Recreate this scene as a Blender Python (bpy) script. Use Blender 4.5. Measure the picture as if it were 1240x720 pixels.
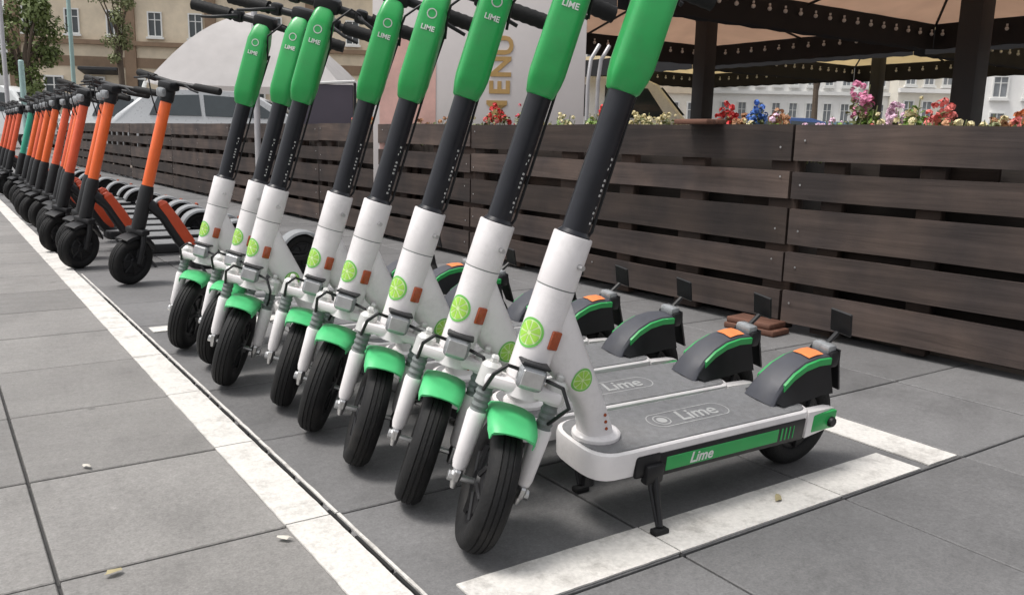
import bpy, bmesh, math, random
from mathutils import Vector, Matrix, noise

# ------------------------------------------------------------------ camera, world, sun, exposure
H = 0.769                      # lens height above the paving (slabs come out at 0.5 m)
FPX, PITCH, ROLL, YAW = 1035.2, 0.18447, 0.02426, 0.60052
scn = bpy.context.scene
col = scn.collection
for o in list(bpy.data.objects):
    bpy.data.objects.remove(o)
cp, sp = math.cos(PITCH), math.sin(PITCH)
CF = Vector((math.sin(YAW) * cp, math.cos(YAW) * cp, -sp))
r0 = CF.cross(Vector((0, 0, 1))).normalized()
u0 = r0.cross(CF)
CR = math.cos(ROLL) * r0 + math.sin(ROLL) * u0
CU = CR.cross(CF)
cam_d = bpy.data.cameras.new('camera')
cam = bpy.data.objects.new('camera', cam_d)
col.objects.link(cam)
cam_d.sensor_width = 36.0
cam_d.lens = 36.0 * FPX / 1240.0
cam_d.clip_start = 0.02
cam_d.clip_end = 2000
m = Matrix((CR, CU, -CF)).transposed().to_4x4()
m.translation = Vector((0, 0, H))
cam.matrix_world = m
scn.camera = cam

SUN_EL, SUN_AZ = math.radians(66), math.radians(292)     # azimuth clockwise from +y
world = bpy.data.worlds.new('World')
scn.world = world
world.use_nodes = True
nt = world.node_tree
nt.nodes.clear()
sky = nt.nodes.new('ShaderNodeTexSky')
sky.sky_type = 'NISHITA'
sky.sun_disc = False
sky.sun_elevation = SUN_EL
sky.sun_rotation = SUN_AZ
sky.dust_density = 4.0
sky.air_density = 1.0
hsv = nt.nodes.new('ShaderNodeHueSaturation')           # overcast: the blue is mostly veiled
hsv.inputs['Saturation'].default_value = 0.16
hsv.inputs['Value'].default_value = 1.0
bgn = nt.nodes.new('ShaderNodeBackground')
bgn.inputs['Strength'].default_value = 0.13
outn = nt.nodes.new('ShaderNodeOutputWorld')
nt.links.new(sky.outputs[0], hsv.inputs['Color'])
nt.links.new(hsv.outputs[0], bgn.inputs[0])
nt.links.new(bgn.outputs[0], outn.inputs[0])
sd = bpy.data.lights.new('sun', 'SUN')
sd.energy = 1.5
sd.angle = math.radians(16)
sd.color = (1.0, 0.95, 0.89)
so = bpy.data.objects.new('sun', sd)
col.objects.link(so)
sdir = Vector((math.sin(SUN_AZ) * math.cos(SUN_EL), math.cos(SUN_AZ) * math.cos(SUN_EL), math.sin(SUN_EL)))
so.rotation_euler = sdir.to_track_quat('Z', 'Y').to_euler()
so.location = sdir * 30
vs = scn.view_settings
vs.view_transform = 'Standard'
vs.look = 'None'
vs.exposure = 0.62
vs.gamma = 1.0
vs.use_curve_mapping = False

R = math.radians
rnd = random.Random(7)


def ray(px, py):
    return CF + CR * ((px - 620) / FPX) - CU * ((py - 360) / FPX)


def at_depth(px, py, d):
    """point seen at a pixel, d metres along the optical axis"""
    return Vector((0, 0, H)) + ray(px, py) * d


def at_z(px, py, z=0.0):
    d = ray(px, py)
    return Vector((0, 0, H)) + d * ((z - H) / d.z)


def project(P):
    d = Vector(P) - Vector((0, 0, H))
    w = d.dot(CF)
    if w < 0.05:
        return None
    return 620 + FPX * d.dot(CR) / w, 360 - FPX * d.dot(CU) / w, w


# ------------------------------------------------------------------ materials
def lin(c):
    if isinstance(c, str):
        c = [int(c[i:i + 2], 16) / 255 for i in (0, 2, 4)]
        c = [x / 12.92 if x <= 0.04045 else ((x + 0.055) / 1.055) ** 2.4 for x in c]
    return (c[0], c[1], c[2], 1)


def mat(name, color, rough=0.5, metal=0.0, var=0.12, scale=20.0, bump=0.0, bscale=200.0, spec=0.5, coat=0.0, dirt=0.0,
        rvar=0.12, obj_var=0.0):
    M = bpy.data.materials.new(name)
    M.use_nodes = True
    t = M.node_tree
    b = t.nodes['Principled BSDF']
    c = lin(color)
    tc = t.nodes.new('ShaderNodeTexCoord')
    n = t.nodes.new('ShaderNodeTexNoise')
    n.inputs['Scale'].default_value = scale
    n.inputs['Detail'].default_value = 6
    n.inputs['Roughness'].default_value = 0.65
    oi0 = t.nodes.new('ShaderNodeObjectInfo')
    off = t.nodes.new('ShaderNodeVectorMath')
    off.operation = 'SCALE'
    off.inputs[0].default_value = (17, 29, 41)
    t.links.new(oi0.outputs['Random'], off.inputs['Scale'])
    vec = t.nodes.new('ShaderNodeVectorMath')
    t.links.new(tc.outputs['Object'], vec.inputs[0])
    t.links.new(off.outputs[0], vec.inputs[1])
    vec = vec.outputs[0]
    t.links.new(vec, n.inputs['Vector'])
    mr = t.nodes.new('ShaderNodeMapRange')
    mr.inputs['From Min'].default_value = 0.25
    mr.inputs['From Max'].default_value = 0.75
    mr.inputs['To Min'].default_value = 1 - var
    mr.inputs['To Max'].default_value = 1 + var
    t.links.new(n.outputs['Fac'], mr.inputs['Value'])
    val = mr.outputs[0]
    if obj_var:
        oi = t.nodes.new('ShaderNodeObjectInfo')
        mo = t.nodes.new('ShaderNodeMapRange')
        mo.inputs['To Min'].default_value = 1 - obj_var
        mo.inputs['To Max'].default_value = 1 + obj_var
        t.links.new(oi.outputs['Random'], mo.inputs['Value'])
        mm = t.nodes.new('ShaderNodeMath')
        mm.operation = 'MULTIPLY'
        t.links.new(val, mm.inputs[0])
        t.links.new(mo.outputs[0], mm.inputs[1])
        val = mm.outputs[0]
    vm = t.nodes.new('ShaderNodeVectorMath')
    vm.operation = 'SCALE'
    vm.inputs[0].default_value = c[:3]
    t.links.new(val, vm.inputs['Scale'])
    colout = vm.outputs[0]
    if dirt:
        n2 = t.nodes.new('ShaderNodeTexNoise')
        n2.inputs['Scale'].default_value = 11
        n2.inputs['Detail'].default_value = 10
        n2.inputs['Roughness'].default_value = 0.8
        t.links.new(vec, n2.inputs['Vector'])
        rp = t.nodes.new('ShaderNodeMapRange')
        rp.inputs['From Min'].default_value = 0.5
        rp.inputs['From Max'].default_value = 0.72
        rp.inputs['To Max'].default_value = dirt
        t.links.new(n2.outputs['Fac'], rp.inputs['Value'])
        mx = t.nodes.new('ShaderNodeMix')
        mx.data_type = 'RGBA'
        mx.inputs['B'].default_value = (0.10, 0.085, 0.07, 1)
        t.links.new(rp.outputs[0], mx.inputs['Factor'])
        t.links.new(colout, mx.inputs['A'])
        colout = mx.outputs['Result']
    t.links.new(colout, b.inputs['Base Color'])
    rr = t.nodes.new('ShaderNodeMapRange')
    rr.inputs['To Min'].default_value = max(0.02, rough - rvar)
    rr.inputs['To Max'].default_value = min(1, rough + rvar)
    t.links.new(n.outputs['Fac'], rr.inputs['Value'])
    t.links.new(rr.outputs[0], b.inputs['Roughness'])
    b.inputs['Metallic'].default_value = metal
    b.inputs['Specular IOR Level'].default_value = spec
    b.inputs['Coat Weight'].default_value = coat
    b.inputs['Coat Roughness'].default_value = 0.15
    if bump:
        nb = t.nodes.new('ShaderNodeTexNoise')
        nb.inputs['Scale'].default_value = bscale
        nb.inputs['Detail'].default_value = 4
        t.links.new(tc.outputs['Object'], nb.inputs['Vector'])
        bp = t.nodes.new('ShaderNodeBump')
        bp.inputs['Strength'].default_value = bump
        bp.inputs['Distance'].default_value = 0.003
        t.links.new(nb.outputs['Fac'], bp.inputs['Height'])
        t.links.new(bp.outputs[0], b.inputs['Normal'])
    return M


def paving_mat(name, grid=False, tone=(0.182, 0.177, 0.174)):
    """grey granite-look concrete; large stains and fine speckle, tone differs from slab to slab"""
    M = bpy.data.materials.new(name)
    M.use_nodes = True
    t = M.node_tree
    b = t.nodes['Principled BSDF']
    g = t.nodes.new('ShaderNodeNewGeometry')
    pos = g.outputs['Position']

    def nz(scale, det=5, rough=0.6):
        n = t.nodes.new('ShaderNodeTexNoise')
        n.inputs['Scale'].default_value = scale
        n.inputs['Detail'].default_value = det
        n.inputs['Roughness'].default_value = rough
        t.links.new(pos, n.inputs['Vector'])
        return n.outputs['Fac']

    def rng(v, a, bb, lo=0.25, hi=0.75):
        q = t.nodes.new('ShaderNodeMapRange')
        q.inputs['From Min'].default_value = lo
        q.inputs['From Max'].default_value = hi
        q.inputs['To Min'].default_value = a
        q.inputs['To Max'].default_value = bb
        t.links.new(v, q.inputs['Value'])
        return q.outputs[0]

    def mul(a, bb):
        q = t.nodes.new('ShaderNodeMath')
        q.operation = 'MULTIPLY'
        t.links.new(a, q.inputs[0])
        t.links.new(bb, q.inputs[1])
        return q.outputs[0]
    v = mul(rng(nz(2.2), 0.86, 1.14), rng(nz(70, 3), 0.86, 1.14))
    v = mul(v, rng(nz(190, 3, 0.8), 0.74, 1.26))
    v = mul(v, rng(nz(9, 8, 0.75), 0.86, 1.08))
    for vs_, thr, lo_ in ((2.3, 0.045, 0.62), (5.1, 0.032, 1.25)):      # gum spots and pale specks
        vo = t.nodes.new('ShaderNodeTexVoronoi')
        vo.inputs['Scale'].default_value = vs_
        t.links.new(pos, vo.inputs['Vector'])
        v = mul(v, rng(vo.outputs['Distance'], lo_, 1.0, thr * 0.75, thr))
    v = mul(v, rng(nz(1.1, 10, 0.8), 0.86, 1.0, 0.36, 0.46))
    if not grid:
        oi = t.nodes.new('ShaderNodeObjectInfo')
        v = mul(v, rng(oi.outputs['Random'], 0.85, 1.13, 0, 1))
    else:
        sx = t.nodes.new('ShaderNodeSeparateXYZ')
        t.links.new(pos, sx.inputs[0])
        for k, off in ((0, 0.13), (1, 0.055)):
            a = t.nodes.new('ShaderNodeMath')
            a.operation = 'SUBTRACT'
            a.inputs[1].default_value = off - 50
            t.links.new(sx.outputs[k], a.inputs[0])
            pp = t.nodes.new('ShaderNodeMath')
            pp.operation = 'PINGPONG'
            pp.inputs[1].default_value = 0.25
            t.links.new(a.outputs[0], pp.inputs[0])
            st = t.nodes.new('ShaderNodeMath')
            st.operation = 'GREATER_THAN'
            st.inputs[1].default_value = 0.006
            t.links.new(pp.outputs[0], st.inputs[0])
            v = mul(v, rng(st.outputs[0], 0.3, 1.0, 0, 1))
    vm = t.nodes.new('ShaderNodeVectorMath')
    vm.operation = 'SCALE'
    vm.inputs[0].default_value = tone
    t.links.new(v, vm.inputs['Scale'])
    t.links.new(vm.outputs[0], b.inputs['Base Color'])
    t.links.new(rng(nz(14), 0.55, 0.82), b.inputs['Roughness'])
    bp = t.nodes.new('ShaderNodeBump')
    bp.inputs['Strength'].default_value = 0.25
    bp.inputs['Distance'].default_value = 0.002
    t.links.new(nz(260, 4), bp.inputs['Height'])
    t.links.new(bp.outputs[0], b.inputs['Normal'])
    return M


def wood_mat(name, base, alt, obj_var=0.28):
    M = bpy.data.materials.new(name)
    M.use_nodes = True
    t = M.node_tree
    b = t.nodes['Principled BSDF']
    tc = t.nodes.new('ShaderNodeTexCoord')
    mp = t.nodes.new('ShaderNodeMapping')
    mp.inputs['Scale'].default_value = (30, 1.2, 26)
    oi = t.nodes.new('ShaderNodeObjectInfo')
    sc = t.nodes.new('ShaderNodeVectorMath')
    sc.operation = 'SCALE'
    sc.inputs[0].default_value = (7, 31, 13)
    t.links.new(oi.outputs['Random'], sc.inputs['Scale'])
    ad = t.nodes.new('ShaderNodeVectorMath')
    t.links.new(tc.outputs['Object'], ad.inputs[0])
    t.links.new(sc.outputs[0], ad.inputs[1])
    t.links.new(ad.outputs[0], mp.inputs['Vector'])
    n = t.nodes.new('ShaderNodeTexNoise')
    n.inputs['Scale'].default_value = 1.0
    n.inputs['Detail'].default_value = 9
    n.inputs['Roughness'].default_value = 0.7
    n.inputs['Distortion'].default_value = 0.6
    t.links.new(mp.outputs[0], n.inputs['Vector'])
    n2 = t.nodes.new('ShaderNodeTexNoise')
    n2.inputs['Scale'].default_value = 3.5
    n2.inputs['Detail'].default_value = 5
    t.links.new(ad.outputs[0], n2.inputs['Vector'])
    mx = t.nodes.new('ShaderNodeMix')
    mx.data_type = 'RGBA'
    mx.inputs['A'].default_value = lin(base)
    mx.inputs['B'].default_value = lin(alt)
    r1 = t.nodes.new('ShaderNodeMapRange')
    r1.inputs['From Min'].default_value = 0.35
    r1.inputs['From Max'].default_value = 0.75
    t.links.new(n2.outputs['Fac'], r1.inputs['Value'])
    t.links.new(r1.outputs[0], mx.inputs['Factor'])
    r2 = t.nodes.new('ShaderNodeMapRange')
    r2.inputs['From Min'].default_value = 0.3
    r2.inputs['From Max'].default_value = 0.7
    r2.inputs['To Min'].default_value = 0.62
    r2.inputs['To Max'].default_value = 1.38
    t.links.new(n.outputs['Fac'], r2.inputs['Value'])
    r3 = t.nodes.new('ShaderNodeMapRange')
    r3.inputs['To Min'].default_value = 1 - obj_var
    r3.inputs['To Max'].default_value = 1 + obj_var
    t.links.new(oi.outputs['Random'], r3.inputs['Value'])
    mm = t.nodes.new('ShaderNodeMath')
    mm.operation = 'MULTIPLY'
    t.links.new(r2.outputs[0], mm.inputs[0])
    t.links.new(r3.outputs[0], mm.inputs[1])
    vm = t.nodes.new('ShaderNodeVectorMath')
    vm.operation = 'SCALE'
    t.links.new(mx.outputs['Result'], vm.inputs[0])
    t.links.new(mm.outputs[0], vm.inputs['Scale'])
    t.links.new(vm.outputs[0], b.inputs['Base Color'])
    b.inputs['Roughness'].default_value = 0.75
    b.inputs['Specular IOR Level'].default_value = 0.3
    bp = t.nodes.new('ShaderNodeBump')
    bp.inputs['Strength'].default_value = 0.8
    bp.inputs['Distance'].default_value = 0.002
    t.links.new(n.outputs['Fac'], bp.inputs['Height'])
    t.links.new(bp.outputs[0], b.inputs['Normal'])
    return M


def cloth_mat(name, color, trans=0.5):
    M = bpy.data.materials.new(name)
    M.use_nodes = True
    t = M.node_tree
    t.nodes.clear()
    o = t.nodes.new('ShaderNodeOutputMaterial')
    d = t.nodes.new('ShaderNodeBsdfDiffuse')
    tr = t.nodes.new('ShaderNodeBsdfTranslucent')
    mx = t.nodes.new('ShaderNodeMixShader')
    mx.inputs[0].default_value = trans
    tc = t.nodes.new('ShaderNodeTexCoord')
    n = t.nodes.new('ShaderNodeTexNoise')
    n.inputs['Scale'].default_value = 3
    n.inputs['Detail'].default_value = 6
    t.links.new(tc.outputs['Object'], n.inputs['Vector'])
    r = t.nodes.new('ShaderNodeMapRange')
    r.inputs['To Min'].default_value = 0.85
    r.inputs['To Max'].default_value = 1.12
    t.links.new(n.outputs['Fac'], r.inputs['Value'])
    vm = t.nodes.new('ShaderNodeVectorMath')
    vm.operation = 'SCALE'
    vm.inputs[0].default_value = lin(color)[:3]
    t.links.new(r.outputs[0], vm.inputs['Scale'])
    for s in (d, tr):
        t.links.new(vm.outputs[0], s.inputs['Color'])
    t.links.new(d.outputs[0], mx.inputs[1])
    t.links.new(tr.outputs[0], mx.inputs[2])
    t.links.new(mx.outputs[0], o.inputs[0])
    return M


def glass_mat(name, color='1a2024', rough=0.08):
    return mat(name, color, rough, 0, 0.2, 3, spec=0.8, rvar=0.03)


MT = dict(
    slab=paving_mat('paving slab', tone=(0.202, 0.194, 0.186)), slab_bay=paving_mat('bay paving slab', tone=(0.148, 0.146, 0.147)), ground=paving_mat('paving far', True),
    paint=mat('road paint', (0.60, 0.58, 0.55), 0.78, var=0.16, scale=90, bump=0.4, bscale=180, dirt=0.6),
    slot=mat('drain slot', (0.012, 0.012, 0.012), 0.9),
    white=mat('white enamel', (0.76, 0.73, 0.73), 0.34, var=0.05, scale=12, coat=0.25, dirt=0.20),
    green=mat('green shell', (0.018, 0.35, 0.080), 0.36, var=0.10, scale=14, coat=0.2, dirt=0.16),
    mint=mat('mint fender', (0.075, 0.50, 0.185), 0.42, var=0.10, scale=14, dirt=0.2),
    black=mat('black plastic', (0.009, 0.009, 0.0105), 0.45, var=0.3, scale=30, dirt=0.06, spec=0.4),
    tube=mat('black anodised tube', (0.010, 0.0105, 0.015), 0.34, var=0.25, scale=25, spec=0.4),
    rubber=mat('tyre rubber', (0.0105, 0.0105, 0.011), 0.7, var=0.35, scale=40, bump=0.35, bscale=150, dirt=0.16, spec=0.3),
    grip=mat('grip mat', (0.19, 0.19, 0.195), 0.8, var=0.2, scale=60, bump=0.6, bscale=500, dirt=0.25),
    silver=mat('brushed steel', (0.55, 0.55, 0.55), 0.35, 1.0, var=0.15, scale=40),
    alu=mat('alu trim', (0.62, 0.62, 0.60), 0.4, 0.3, var=0.1, scale=30, dirt=0.15),
    lamp=mat('lamp lens', (0.30, 0.31, 0.32), 0.15, 0.2, var=0.25, scale=60, spec=0.8),
    sleeve=mat('fork bellows', (0.15, 0.17, 0.165), 0.5, var=0.3, scale=40, dirt=0.3),
    fender=mat('grey fender', (0.055, 0.057, 0.070), 0.5, var=0.15, scale=25, dirt=0.25),
    fender_l=mat('light grey fender', (0.24, 0.25, 0.26), 0.45, var=0.15, scale=25, dirt=0.2),
    amber=mat('amber reflector', (0.33, 0.055, 0.008), 0.2, var=0.3, scale=300, spec=0.8),
    orange_film=mat('orange film', (0.80, 0.22, 0.06), 0.5, var=0.15, scale=40),
    pith=mat('sticker pale', (0.62, 0.76, 0.40), 0.5, var=0.08), pulp=mat('sticker lime', (0.32, 0.60, 0.07), 0.5, var=0.15, scale=60),
    rind=mat('sticker rind', (0.16, 0.50, 0.09), 0.5, var=0.1),
    wtext=mat('white print', (0.72, 0.72, 0.70), 0.5, var=0.1), gtext=mat('grey print', (0.40, 0.40, 0.395), 0.6, var=0.1),
    orange=mat('orange enamel', (0.82, 0.135, 0.024), 0.38, var=0.08, scale=12, coat=0.2, dirt=0.08),
    coral=mat('coral enamel', (0.74, 0.115, 0.045), 0.4, var=0.1, scale=12, dirt=0.1),
    teal=mat('teal enamel', (0.05, 0.36, 0.24), 0.4, var=0.1, scale=12),
    orange_d=mat('orange battery case', (0.50, 0.060, 0.016), 0.5, var=0.12, scale=14, dirt=0.12),
    cdeck=mat('grey deck', (0.20, 0.205, 0.21), 0.6, var=0.15, scale=30, dirt=0.2),
    wood=wood_mat('stained pallet board', (0.036, 0.0285, 0.0270), (0.078, 0.056, 0.046), 0.46),
    wood_b=wood_mat('pallet block', (0.026, 0.018, 0.015), (0.060, 0.036, 0.026), 0.4),
    planter=wood_mat('planter board', (0.016, 0.012, 0.010), (0.024, 0.017, 0.014)),
    brown=wood_mat('brown timber', (0.10, 0.045, 0.03), (0.13, 0.065, 0.045)),
    steel_d=mat('black painted steel', (0.010, 0.010, 0.012), 0.55, var=0.25, scale=8),
    canvas=cloth_mat('beige canvas', (0.60, 0.48, 0.40), 0.68), canvas2=cloth_mat('cream canvas', (0.75, 0.66, 0.48), 0.7),
    valance=mat('black valance', (0.008, 0.008, 0.010), 0.85, var=0.3, scale=6),
    bulb=mat('frosted bulb', (0.60, 0.60, 0.60), 0.3, var=0.05),
    tent=cloth_mat('white tent cloth', (0.60, 0.58, 0.575), 0.35),
    board=mat('white sign board', (0.60, 0.56, 0.55), 0.6, var=0.05, scale=4), gold=mat('gold lettering', (0.42, 0.26, 0.09), 0.5, var=0.15),
    blush=mat('pink print', (0.66, 0.40, 0.35), 0.6, var=0.2, scale=6),
    slate=mat('slate board', (0.085, 0.072, 0.095), 0.6, var=0.1, scale=5),
    galv=mat('galvanised pole', (0.42, 0.41, 0.42), 0.5, 0.4, var=0.12, scale=15),
    gpole=mat('pale green pole', (0.32, 0.46, 0.44), 0.5, var=0.12, scale=10),
    stucco=mat('tan stucco', (0.68, 0.58, 0.44), 0.9, var=0.18, scale=1.2, bump=0.2, bscale=20),
    stucco2=mat('pale stucco', (0.74, 0.70, 0.62), 0.9, var=0.12, scale=1.0), stucco3=mat('white stucco', (0.80, 0.79, 0.77), 0.9, var=0.1, scale=1.0),
    stone=mat('brown stone trim', (0.24, 0.165, 0.11), 0.9, var=0.2, scale=2), trim=mat('white window frame', (0.72, 0.72, 0.70), 0.5, var=0.06),
    glass=glass_mat('window glass', (0.05, 0.06, 0.065)), glass_sky=glass_mat('far glass sky tint', (0.22, 0.235, 0.25)), cglass=glass_mat('car glass', (0.03, 0.04, 0.045)),  # far panes are paler: the sky's reflection is put into their base colour
    roof=mat('roof tile', (0.15, 0.08, 0.06), 0.8, var=0.2, scale=4),
    csilver=mat('silver car paint', (0.50, 0.51, 0.52), 0.3, 0.3, var=0.05, coat=0.6), cblue=mat('blue car paint', (0.04, 0.10, 0.30), 0.3, var=0.05, coat=0.6),
    cteal=mat('blue grey car paint', (0.16, 0.27, 0.33), 0.3, var=0.05, coat=0.6), cwhite=mat('white car paint', (0.70, 0.72, 0.72), 0.3, var=0.05, coat=0.6),
    bark=mat('bark', (0.10, 0.075, 0.055), 0.9, var=0.3, scale=12, bump=0.8, bscale=30),
    leaf=mat('leaf green', (0.105, 0.140, 0.035), 0.6, var=0.35, scale=2.5), leaf2=mat('fresh leaf', (0.14, 0.23, 0.035), 0.55, var=0.3, scale=6),
    leaf3=mat('dull leaf', (0.17, 0.19, 0.08), 0.6, var=0.3, scale=6),
    terrace=mat('terrace deck', (0.16, 0.13, 0.11), 0.8, var=0.15, scale=4),
    litter=mat('pale litter', (0.55, 0.52, 0.46), 0.7, var=0.1), dryleaf=mat('dry leaf', (0.35, 0.30, 0.17), 0.8, var=0.2),
)


def petal(name, c):
    MT[name] = mat('petal ' + name, c, 0.6, var=0.25, scale=30)


for n_, c_ in dict(red=(0.55, 0.03, 0.03), rose=(0.62, 0.07, 0.11), coralp=(0.68, 0.18, 0.16), pink=(0.65, 0.22, 0.36), pale=(0.70, 0.48, 0.60),
                   cream=(0.66, 0.58, 0.34), orangep=(0.66, 0.22, 0.08), rust=(0.40, 0.20, 0.10), bluep=(0.06, 0.16, 0.50)).items():
    petal(n_, c_)


# ------------------------------------------------------------------ mesh helpers
class MB:
    def __init__(s):
        s.v, s.f, s.m = [], [], []

    def add(s, vs_, fs, mi=0):
        o = len(s.v)
        s.v += [tuple(v) for v in vs_]
        s.f += [tuple(i + o for i in f) for f in fs]
        s.m += [mi] * len(fs)
        return s

    def box(s, c, d, mi=0, M=None):
        x, y, z = d[0] / 2, d[1] / 2, d[2] / 2
        P = [Vector((sx * x, sy * y, sz * z)) for sz in (-1, 1) for sy in (-1, 1) for sx in (-1, 1)]
        if M is not None:
            P = [M @ p for p in P]
        P = [p + Vector(c) for p in P]
        return s.add(P, [(0, 2, 3, 1), (4, 5, 7, 6), (0, 1, 5, 4), (2, 6, 7, 3), (0, 4, 6, 2), (1, 3, 7, 5)], mi)

    def bbox(s, c, d, bev=0.01, seg=2, mi=0, M=None):
        bm = bmesh.new()
        bmesh.ops.create_cube(bm, size=1)
        for v in bm.verts:
            v.co = Vector((v.co.x * d[0], v.co.y * d[1], v.co.z * d[2]))
        bmesh.ops.bevel(bm, geom=bm.edges[:], offset=bev, segments=seg, affect='EDGES', profile=0.5)
        bm.verts.index_update()
        P = [(M @ v.co if M is not None else v.co) + Vector(c) for v in bm.verts]
        s.add(P, [tuple(v.index for v in f.verts) for f in bm.faces], mi)
        bm.free()
        return s

    def loft(s, rings, mi=0, caps=True, closed=True):
        n = len(rings[0])
        P = [p for r in rings for p in r]
        F = []
        for i in range(len(rings) - 1):
            for j in range(n if closed else n - 1):
                a, b = i * n + j, i * n + (j + 1) % n
                F.append((a, b, b + n, a + n))
        if caps and closed:
            F.append(tuple(reversed(range(n))))
            F.append(tuple((len(rings) - 1) * n + j for j in range(n)))
        return s.add(P, F, mi)

    def tube(s, pts, rad, n=12, mi=0, caps=True):
        pts = [Vector(p) for p in pts]
        if not hasattr(rad, '__len__'):
            rad = [rad] * len(pts)
        rings = []
        ref = None
        for i, p in enumerate(pts):
            a = pts[max(i - 1, 0)]
            b = pts[min(i + 1, len(pts) - 1)]
            t = (b - a).normalized()
            if ref is None:
                ref = Vector((0, 0, 1)) if abs(t.z) < 0.9 else Vector((0, 1, 0))
            u = t.cross(ref).normalized()
            w = u.cross(t).normalized()
            ref = w
            rings.append([p + (u * math.cos(k * 2 * math.pi / n) + w * math.sin(k * 2 * math.pi / n)) * rad[i] for k in range(n)])
        return s.loft(rings, mi, caps)

    def lathe(s, prof, c, n=32, mi=0, closed=False):
        """profile of (radius, y) turned about the y axis through c"""
        c = Vector(c)
        rings = []
        for k in range(n):
            a = 2 * math.pi * k / n
            rings.append([c + Vector((r * math.cos(a), y, r * math.sin(a))) for r, y in prof])
        q = len(prof)
        P = [p for r in rings for p in r]
        F = []
        for k in range(n):
            k2 = (k + 1) % n
            for j in range(q if closed else q - 1):
                j2 = (j + 1) % q
                F.append((k * q + j, k * q + j2, k2 * q + j2, k2 * q + j))
        return s.add(P, F, mi)

    def mesh(s, name, mats, angle=35, smooth=True, recalc=True):
        me = bpy.data.meshes.new(name)
        me.from_pydata(s.v, [], s.f)
        for mt in (mats if isinstance(mats, (list, tuple)) else [mats]):
            me.materials.append(MT[mt])
        me.polygons.foreach_set('material_index', s.m)
        if recalc:
            bm = bmesh.new()
            bm.from_mesh(me)
            bmesh.ops.recalc_face_normals(bm, faces=bm.faces[:])
            bm.to_mesh(me)
            bm.free()
        if smooth:
            me.polygons.foreach_set('use_smooth', [True] * len(me.polygons))
            me.set_sharp_from_angle(angle=R(angle))
        me.update()
        return me


def text_mb(txt, size, M, shear=0.0, mb=None, mi=0, ext=0.0006, offset=0.0, cx='CENTER', space=1.0):
    cu = bpy.data.curves.new('t', 'FONT')
    cu.body = txt
    cu.size = size
    cu.extrude = ext
    cu.shear = shear
    cu.offset = offset
    cu.align_x = cx
    cu.align_y = 'CENTER'
    cu.resolution_u = 3
    cu.space_character = space
    ob = bpy.data.objects.new('t', cu)
    me = bpy.data.meshes.new_from_object(ob)
    mb = mb or MB()
    mb.add([M @ v.co for v in me.vertices], [tuple(p.vertices) for p in me.polygons], mi)
    bpy.data.objects.remove(ob)
    bpy.data.meshes.remove(me)
    bpy.data.curves.remove(cu)
    return mb


def frame(o, x, y, z=None):
    x = Vector(x).normalized()
    y = Vector(y).normalized()
    z = x.cross(y)
    M_ = Matrix((x, y, z)).transposed().to_4x4()
    M_.translation = Vector(o)
    return M_


def obj(name, me, parent=None, **kw):
    o = bpy.data.objects.new(name, me)
    col.objects.link(o)
    if parent is not None:
        o.parent = parent
    for k, v in kw.items():
        o[k] = v
    return o


def thing(name, label, category, loc=(0, 0, 0), rz=0.0, group=None, rx=0.0):
    e = bpy.data.objects.new(name, None)
    e.empty_display_size = 0.1
    col.objects.link(e)
    e.location = loc
    e.rotation_euler = (rx, 0, rz)
    e['label'] = label
    e['category'] = category
    if group:
        e['group'] = group
    return e


# ------------------------------------------------------------------ ground
mb = MB()
mb.add([(-300, -300, -0.012), (300, -300, -0.012), (300, 300, -0.012), (-300, 300, -0.012)], [(0, 1, 2, 3)])
ground = obj('ground', mb.mesh('ground', 'ground', smooth=False))
ground['kind'] = 'structure'
pave = bpy.data.objects.new('pavement', None)
col.objects.link(pave)
pave['kind'] = 'structure'
SL = 0.5
slab_me = {}
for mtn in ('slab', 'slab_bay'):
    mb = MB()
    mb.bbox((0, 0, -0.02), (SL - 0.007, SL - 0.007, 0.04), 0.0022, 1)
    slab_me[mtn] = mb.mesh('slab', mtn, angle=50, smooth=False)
cand = []
for i in range(-8, 9):
    for j in range(0, 40):
        x0, y0 = 0.13 + SL * i, 0.055 + SL * j
        if x0 > 3.1:
            continue
        q = [project((x0 + dx, y0 + dy, 0)) for dx in (0, SL) for dy in (0, SL)]
        if any(p is None for p in q):
            continue
        xs = [p[0] for p in q]
        ys = [p[1] for p in q]
        if max(xs) < -30 or min(xs) > 1270 or min(ys) > 740:
            continue
        cand.append((-(max(ys) - min(ys)) * (max(xs) - min(xs)), x0, y0))
cand.sort()
for a_, x0, y0 in cand[:300]:
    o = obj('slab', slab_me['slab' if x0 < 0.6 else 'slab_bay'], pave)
    o.location = (x0 + SL / 2, y0 + SL / 2, rnd.uniform(-0.0012, 0.0))
    o.rotation_euler = (rnd.uniform(-1, 1) * 0.0016, rnd.uniform(-1, 1) * 0.0016, 0)


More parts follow.
